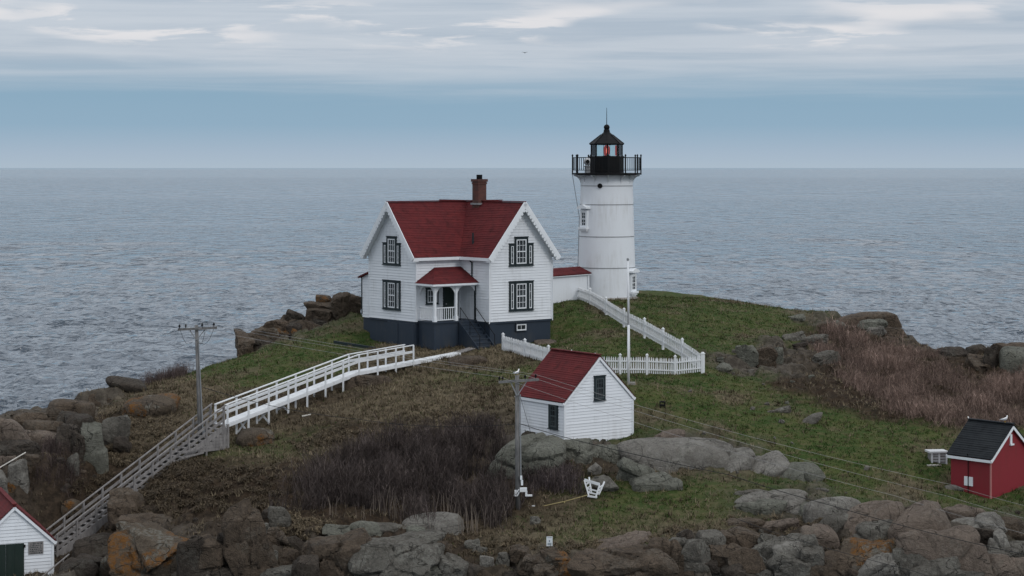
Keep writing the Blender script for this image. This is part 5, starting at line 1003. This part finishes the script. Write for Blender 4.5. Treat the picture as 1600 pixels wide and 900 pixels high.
# poles and beams lying about
def lying(name, label, cat, p0, p1, r, mat, lift=.0):
    a, b = hit(*p0)+UP*lift, hit(*p1)+UP*lift; m = MB(); m.tube(a, b, r, r*.7, 8); o = m.build(name, mat); tag(o, label, cat)
a = hit(646, 714); wp = at(646, 714, a.y-1.0); q_ = at(594, 747, a.y-2.4); m = MB(); m.tube(wp, q_, .03, .018, 8); o = m.build('fallen_pole', pale_wood); tag(o, 'thin bleached pole leaning in the dark thicket', 'pole')
a = at(40, 707, 98.2); q_ = at(-20, 742, 96.5); m = MB(); m.tube(a, q_, .03, .03, 8); o = m.build('driftwood_pole', pale_wood); tag(o, 'bleached straight pole slanting over the slabs behind the boathouse', 'pole')
a, q_ = hit(522, 537), hit(586, 547); m = MB(); m.beam(a+UP*.12, q_+UP*.12, .12, .16); o = m.build('dark_beam', trimdark); tag(o, 'dark timber beam lying in the grass left of the house', 'beam')
lying('bleached_board', 'short bleached board lying on the earth under the white ramp', 'board', (472, 652), (486, 649), .05, pale_wood, .05)
# grey handrail in front of the boathouse corner
gr_ = thing('grey_handrail', 'grey pipe handrail slanting past the boathouse corner at the bottom left', 'handrail', tuple(at(86, 898, 91.6))); m = MB(); p, q_ = at(62, 904, 91.0), at(108, 866, 92.4); m.tube(p, q_, .035, .035, 8); m.build('rail', grey_wood, gr_)
for f in (.25, .8): c = p.lerp(q_, f); m = MB(); m.tube(c, c-UP*1.0, .03, .03, 8); m.build('post', grey_wood, gr_)
# ------------------------------------------------------------------ vegetation
def ribbons(pts, wid, side, cols):
    """pts (n,k,3) centre lines, wid (n,k), side (n,3) unit, cols (n,k,3)"""
    n, k, _ = pts.shape; L = pts-side[:, None]*wid[..., None]/2; R = pts+side[:, None]*wid[..., None]/2
    V = np.stack([L, R], 2).reshape(-1, 3); C = np.repeat(cols.reshape(-1, 3), 2, 0)
    b = (np.arange(n)[:, None]*k*2+np.arange(k-1)[None]*2).ravel()
    return V, np.stack([b, b+1, b+3, b+2], 1), C
def inpoly(X, Y, poly):
    r = np.zeros(len(X), bool)
    for i in range(len(poly)):
        (ax, ay), (bx, by) = poly[i], poly[i-1]
        if ay == by: continue
        r ^= ((ay > Y) != (by > Y)) & (X < (bx-ax)*(Y-ay)/(by-ay)+ax)
    return r
def world_poly(pix): return [(h.x, h.y) for h in (hit(a, b) for a, b in pix)]
rv = np.random.RandomState(11)
def join(parts):
    V, Fq, C, o = [], [], [], 0
    for v, f, c in parts: V.append(v); Fq.append(f+o); C.append(c); o += len(v)
    return np.vstack(V), np.vstack(Fq), np.vstack(C)
def thicket(name, label, pix, n, h0, h1, ca, cb, lean, w=.028, twigs=4, patch=.35, bias=0.0, edge=1.2):
    poly = world_poly(pix); xs, ys = [p[0] for p in poly], [p[1] for p in poly]
    X = rv.uniform(min(xs), max(xs), n*6); Y = rv.uniform(min(ys), max(ys), n*6)
    d = n2d(X, Y, patch, 3, 21.0)
    jx, jy = n2d(X, Y, .4, 4, 31.0)*2.8, n2d(X, Y, .4, 4, 33.0)*2.8
    pe = np.array(poly); qe = np.roll(pe, -1, 0); pp = np.stack([X+jx, Y+jy], 1)[:, None]; tt = np.clip(((pp-pe)*(qe-pe)).sum(2)/(((qe-pe)**2).sum(1)+1e-9), 0, 1)
    ed = np.sqrt(((pp-(pe+tt[..., None]*(qe-pe)))**2).sum(2)).min(1)          # thins out towards its edge
    ok = inpoly(X+jx, Y+jy, poly) & (rv.uniform(size=len(X)) < (.55+2.0*d)*np.clip(ed/edge, .12, 1)); X, Y, d = X[ok][:n], Y[ok][:n], d[ok][:n]; m = len(X)
    h = (rv.uniform(h0, h1, m))*(1+1.1*np.clip(d, -.45, .5)); Z = hgt(X, Y)-.05
    az = rv.uniform(0, 6.28, m); ln = np.abs(rv.normal(0, lean, m)); dx, dy = np.cos(az)*ln+bias, np.sin(az)*ln
    t = np.linspace(0, 1, 4); base = np.stack([X, Y, Z], 1)
    bend = rv.normal(0, .10, (m, 2))
    P = base[:, None]+np.stack([dx[:, None]*t*h[:, None]+bend[:, :1]*t**2*h[:, None], dy[:, None]*t*h[:, None]+bend[:, 1:]*t**2*h[:, None], t*h[:, None]*np.sqrt(np.clip(1-ln**2, .1, 1))[:, None]], 2)
    sd = rv.normal(size=(m, 3))*np.array((1, .45, .1)); sd /= np.linalg.norm(sd, axis=1)[:, None]
    f = rv.uniform(size=(m, 1)); tone = rv.uniform(.55, 1.45, (m, 1))*(1+1.3*d[:, None]); col = (np.array(ca)*(1-f)+np.array(cb)*f)*tone; pale = rv.uniform(size=(m, 1)) < .13; col = np.where(pale, col*1.9+.012, col)
    wd = w*rv.uniform(.6, 1.3, (m, 1))*np.array([1, .85, .6, .25])
    parts = [ribbons(P, wd, sd, np.repeat(col[:, None], 4, 1))]
    for k in range(twigs):
        s = rv.uniform(.25, .95, m); i = np.minimum((s*3).astype(int), 2); fr = s*3-i; st = P[np.arange(m), i]*(1-fr)[:, None]+P[np.arange(m), i+1]*fr[:, None]
        a2 = rv.uniform(0, 6.28, m); l2 = h*rv.uniform(.14, .36, m); up = rv.uniform(.3, 1.0, m)
        en = st+np.stack([np.cos(a2)*l2*.7, np.sin(a2)*l2*.7, up*l2], 1); md = (st+en)/2+rv.normal(0, .03, (m, 3))
        parts.append(ribbons(np.stack([st, md, en], 1), w*.55*np.array([[1, .8, .35]])*np.ones((m, 1)), sd, np.repeat(col[:, None]*1.05, 3, 1)))
    V, Fq, C = join(parts); o = np_mesh(name, V, Fq, veg, None, C); tag(o, label, 'bushes', None, 'stuff'); return o
thicket('bare_thicket', 'dark leafless thicket on the slope left of the near utility pole',
        [(428,790),(470,762),(520,728),(580,700),(650,682),(740,672),(790,682),(800,720),(812,770),(818,806),(790,818),(740,832),(680,812),(600,818),(540,826),(490,812),(450,806)], 11500, .42, 1.35, (.033,.026,.025), (.060,.047,.042), .28, edge=2.4)
thicket('bare_thicket', 'sparse dark bush right of the near utility pole below the shed rock', [(812,740),(850,728),(905,735),(915,765),(860,775),(820,800)], 1500, .4, .9, (.040,.032,.034), (.065,.05,.045), .3)
thicket('reddish_thicket', 'reddish brown leafless thicket on the right slope above the red shed',
        [(1262,512),(1300,512),(1345,522),(1400,535),(1440,556),(1480,572),(1530,588),(1600,590),(1850,592),(1850,672),(1600,676),(1530,672),(1460,672),(1420,660),(1370,638),(1320,610),(1290,580),(1275,545)], 25000, .28, .88, (.088,.061,.050), (.162,.115,.095), .55, .024, 4, .3)
thicket('shore_scrub', 'dark low scrub on the shoreline rock left of the far utility pole', [(205,606),(235,590),(290,582),(306,584),(300,592),(250,604),(214,616)], 1600, .35, .8, (.045,.032,.032), (.06,.045,.04), .35, .02, 3)
thicket('gully_scrub', 'dark bare scrub in the gully behind the boathouse roof', [(62,700),(100,690),(124,720),(135,745),(120,790),(80,800),(40,770),(50,735)], 2000, .35, .95, (.042,.030,.030), (.062,.046,.040), .4, .02, 3)
thicket('ridge_scrub', 'thin dark scrub on the skyline at the far right', [(1500,552),(1540,549),(1600,546),(1640,546),(1640,556),(1520,560)], 260, .3, .85, (.035,.028,.026), (.05,.04,.035), .4, .02, 4)
# pale tall canes standing in front of the thicket
def canes(spots):
    P, Wd, Sd, C = [], [], [], []
    for px, py, hgt_px, n in spots:
        b = hit(px, py)
        for k in range(n):
            h = hgt_px/32*random.uniform(.6, 1.1); a = random.uniform(-.12, .12); x = b.x+random.uniform(-.35, .35); y = b.y+random.uniform(-.2, .2); z = gz(x, y)
            P.append([(x, y, z), (x+a*h*.4, y, z+h*.5), (x+a*h+random.uniform(-.1, .1), y, z+h)]); Wd.append([.022, .018, .008]); Sd.append((1, 0, 0)); f = random.uniform(.8, 1.3); C.append([(.17*f, .14*f, .115*f)]*3)
    v, fq, c = ribbons(np.array(P), np.array(Wd), np.array(Sd), np.array(C)); o = np_mesh('pale_canes', v, fq, veg, None, c); tag(o, 'pale dry canes standing along the front of the dark thicket', 'canes', None, 'stuff')
canes([(612,810,45,7),(622,812,40,5),(650,810,30,4),(690,812,42,6),(706,822,36,5),(728,834,50,9),(735,832,46,7),(752,826,30,5),(768,826,34,6),(585,806,30,5),(560,815,26,4),(780,820,30,4),(520,806,26,4),(668,812,34,5),(640,800,30,4)])
# grass: short tufts everywhere, long matted tussocks where it is dry
def tufts(name, label, n, kindw, hlo, hhi, cols, wid, nb, lay, thresh):
    X = rv.uniform(-44, 44, n*5); Y = 84+62*rv.uniform(size=n*5)**1.35
    inv = np.abs(X) < Y*.30; X, Y = X[inv], Y[inv]
    w = sum(a*zone(k, X, Y) for k, a in kindw.items()); pt = n2d(X, Y, 1.6, 3, 44.0); bl = np.clip((n2d(X, Y, .24, 4, 90.0)-.06)*3.2, 0, 1); w = w*(1-.75*bl) if kindw.get('g', 0) > .5 else np.minimum(1, w+.4*bl*zone('g', X, Y)); ok = rv.uniform(size=len(X)) < w*(.7+1.2*pt)*thresh; X, Y, pt = X[ok][:n], Y[ok][:n], pt[ok][:n]; m = len(X); Z = hgt(X, Y)-.015
    gr = zone('g', X, Y); tone = np.clip(n2d(X, Y, .35, 3, 50.0)*1.6+.5, 0, 1); V, Fc, C = [], [], []
    for k in range(nb):
        a = rv.uniform(0, 6.28, m); h = rv.uniform(hlo, hhi, m)*(1+.6*pt); l = np.abs(rv.normal(lay, .3, m)); bx = X+rv.normal(0, .06, m); by = Y+rv.normal(0, .06, m)
        sx, sy = -np.sin(a)*wid/2, np.cos(a)*wid/2; tip = np.stack([bx+np.cos(a)*h*l, by+np.sin(a)*h*l-.1*h, Z+h*np.sqrt(np.clip(1-l*l*.6, .12, 1))], 1)
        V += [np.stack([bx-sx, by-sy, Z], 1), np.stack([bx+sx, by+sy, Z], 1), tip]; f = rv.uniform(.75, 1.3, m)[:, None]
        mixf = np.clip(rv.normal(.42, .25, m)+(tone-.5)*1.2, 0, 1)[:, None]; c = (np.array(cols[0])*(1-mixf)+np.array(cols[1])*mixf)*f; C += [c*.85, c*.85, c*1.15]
    V = np.stack(V, 1).reshape(-1, 3); C = np.stack(C, 1).reshape(-1, 3); t = np.arange(m*nb*3).reshape(-1, 3)
    o = np_mesh(name, V, t, veg, None, C); tag(o, label, 'grass', None, 'stuff'); return o
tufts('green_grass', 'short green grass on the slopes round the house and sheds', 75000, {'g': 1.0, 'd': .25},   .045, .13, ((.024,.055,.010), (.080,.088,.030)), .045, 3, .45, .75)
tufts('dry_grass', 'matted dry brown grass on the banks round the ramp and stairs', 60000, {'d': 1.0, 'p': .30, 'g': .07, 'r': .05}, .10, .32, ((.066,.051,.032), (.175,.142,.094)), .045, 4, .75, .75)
def tussocks(label, pix, n, size, cols):
    poly = world_poly(pix); xs, ys = [p[0] for p in poly], [p[1] for p in poly]; V, C = [], []; k = 0
    while k < n:
        x, y = random.uniform(min(xs), max(xs)), random.uniform(min(ys), max(ys))
        if not inpoly(np.array([x]), np.array([y]), poly)[0]: continue
        k += 1; r = size*random.uniform(.5, 1.3); z = gz(x, y); m = 60; a = rv.uniform(0, 6.28, m); el = np.arccos(rv.uniform(.05, 1, m)); L = r*rv.uniform(.6, 1.1, m)
        b = np.stack([x+np.cos(a)*r*.25*rv.uniform(0, 1, m), y+np.sin(a)*r*.25*rv.uniform(0, 1, m), np.full(m, z-.03)], 1)
        mid = b+np.stack([np.cos(a)*np.sin(el)*L*.6, np.sin(a)*np.sin(el)*L*.6, np.cos(el)*L*.8+.02], 1); tip = mid+np.stack([np.cos(a)*L*.5, np.sin(a)*L*.5, -L*.25*np.sin(el)], 1)
        s = np.stack([-np.sin(a), np.cos(a), np.zeros(m)], 1)*.025; f = rv.uniform(.6, 1.35, (m, 1)); t = rv.uniform(size=(m, 1)); c = (np.array(cols[0])*(1-t)+np.array(cols[1])*t)*f*random.uniform(.75, 1.2)
        V.append(np.stack([b-s, b+s, mid, mid-s*.8, mid+s*.8, tip], 1).reshape(-1, 3)); C.append(np.repeat(c, 6, 0))
    V = np.vstack(V); t = np.arange(len(V)).reshape(-1, 3); o = np_mesh('tussock_grass', V, t, veg, None, np.vstack(C)); tag(o, label, 'grass', None, 'stuff')
B1 = ((.064,.049,.031), (.16,.125,.08)); B2 = ((.042,.031,.02), (.10,.076,.049))
tussocks('brown grass tussocks on the eroded bank below the far utility pole', [(240,710),(330,715),(430,735),(440,790),(380,800),(330,790),(250,780),(200,770)], 260, .34, B2)
tussocks('straw coloured tussocks left of the wooden stairs', [(170,640),(300,660),(300,680),(200,730),(150,720),(180,690)], 220, .36, B1)
tussocks('dry tussocks along the bank edge at the bottom of the grass', [(740,850),(850,848),(1000,842),(1130,825),(1150,840),(1040,846),(900,862),(740,866)], 170, .24, B1)
tussocks('dry tussocks among the rocks at the lower right', [(1140,806),(1250,815),(1400,840),(1400,870),(1300,862),(1200,830),(1140,820)], 110, .22, B1)
tussocks('straw tussocks among the rocks below the thicket', [(440,800),(500,815),(540,830),(480,850),(430,850)], 70, .3, B1)
tussocks('matted dry tussocks on the slope below the ramp', [(450,690),(560,660),(700,640),(780,650),(770,670),(640,690),(500,720)], 260, .3, ((.058,.044,.028), (.135,.105,.067)))
tussocks('brown tussocks down the bank beside the lower stairs', [(190,770),(260,735),(320,740),(320,800),(230,820),(180,810)], 130, .3, B2)
tussocks('dark tussocks in the gully left of the lower stairs', [(100,800),(150,745),(230,720),(240,735),(170,770),(130,820)], 120, .28, B2)
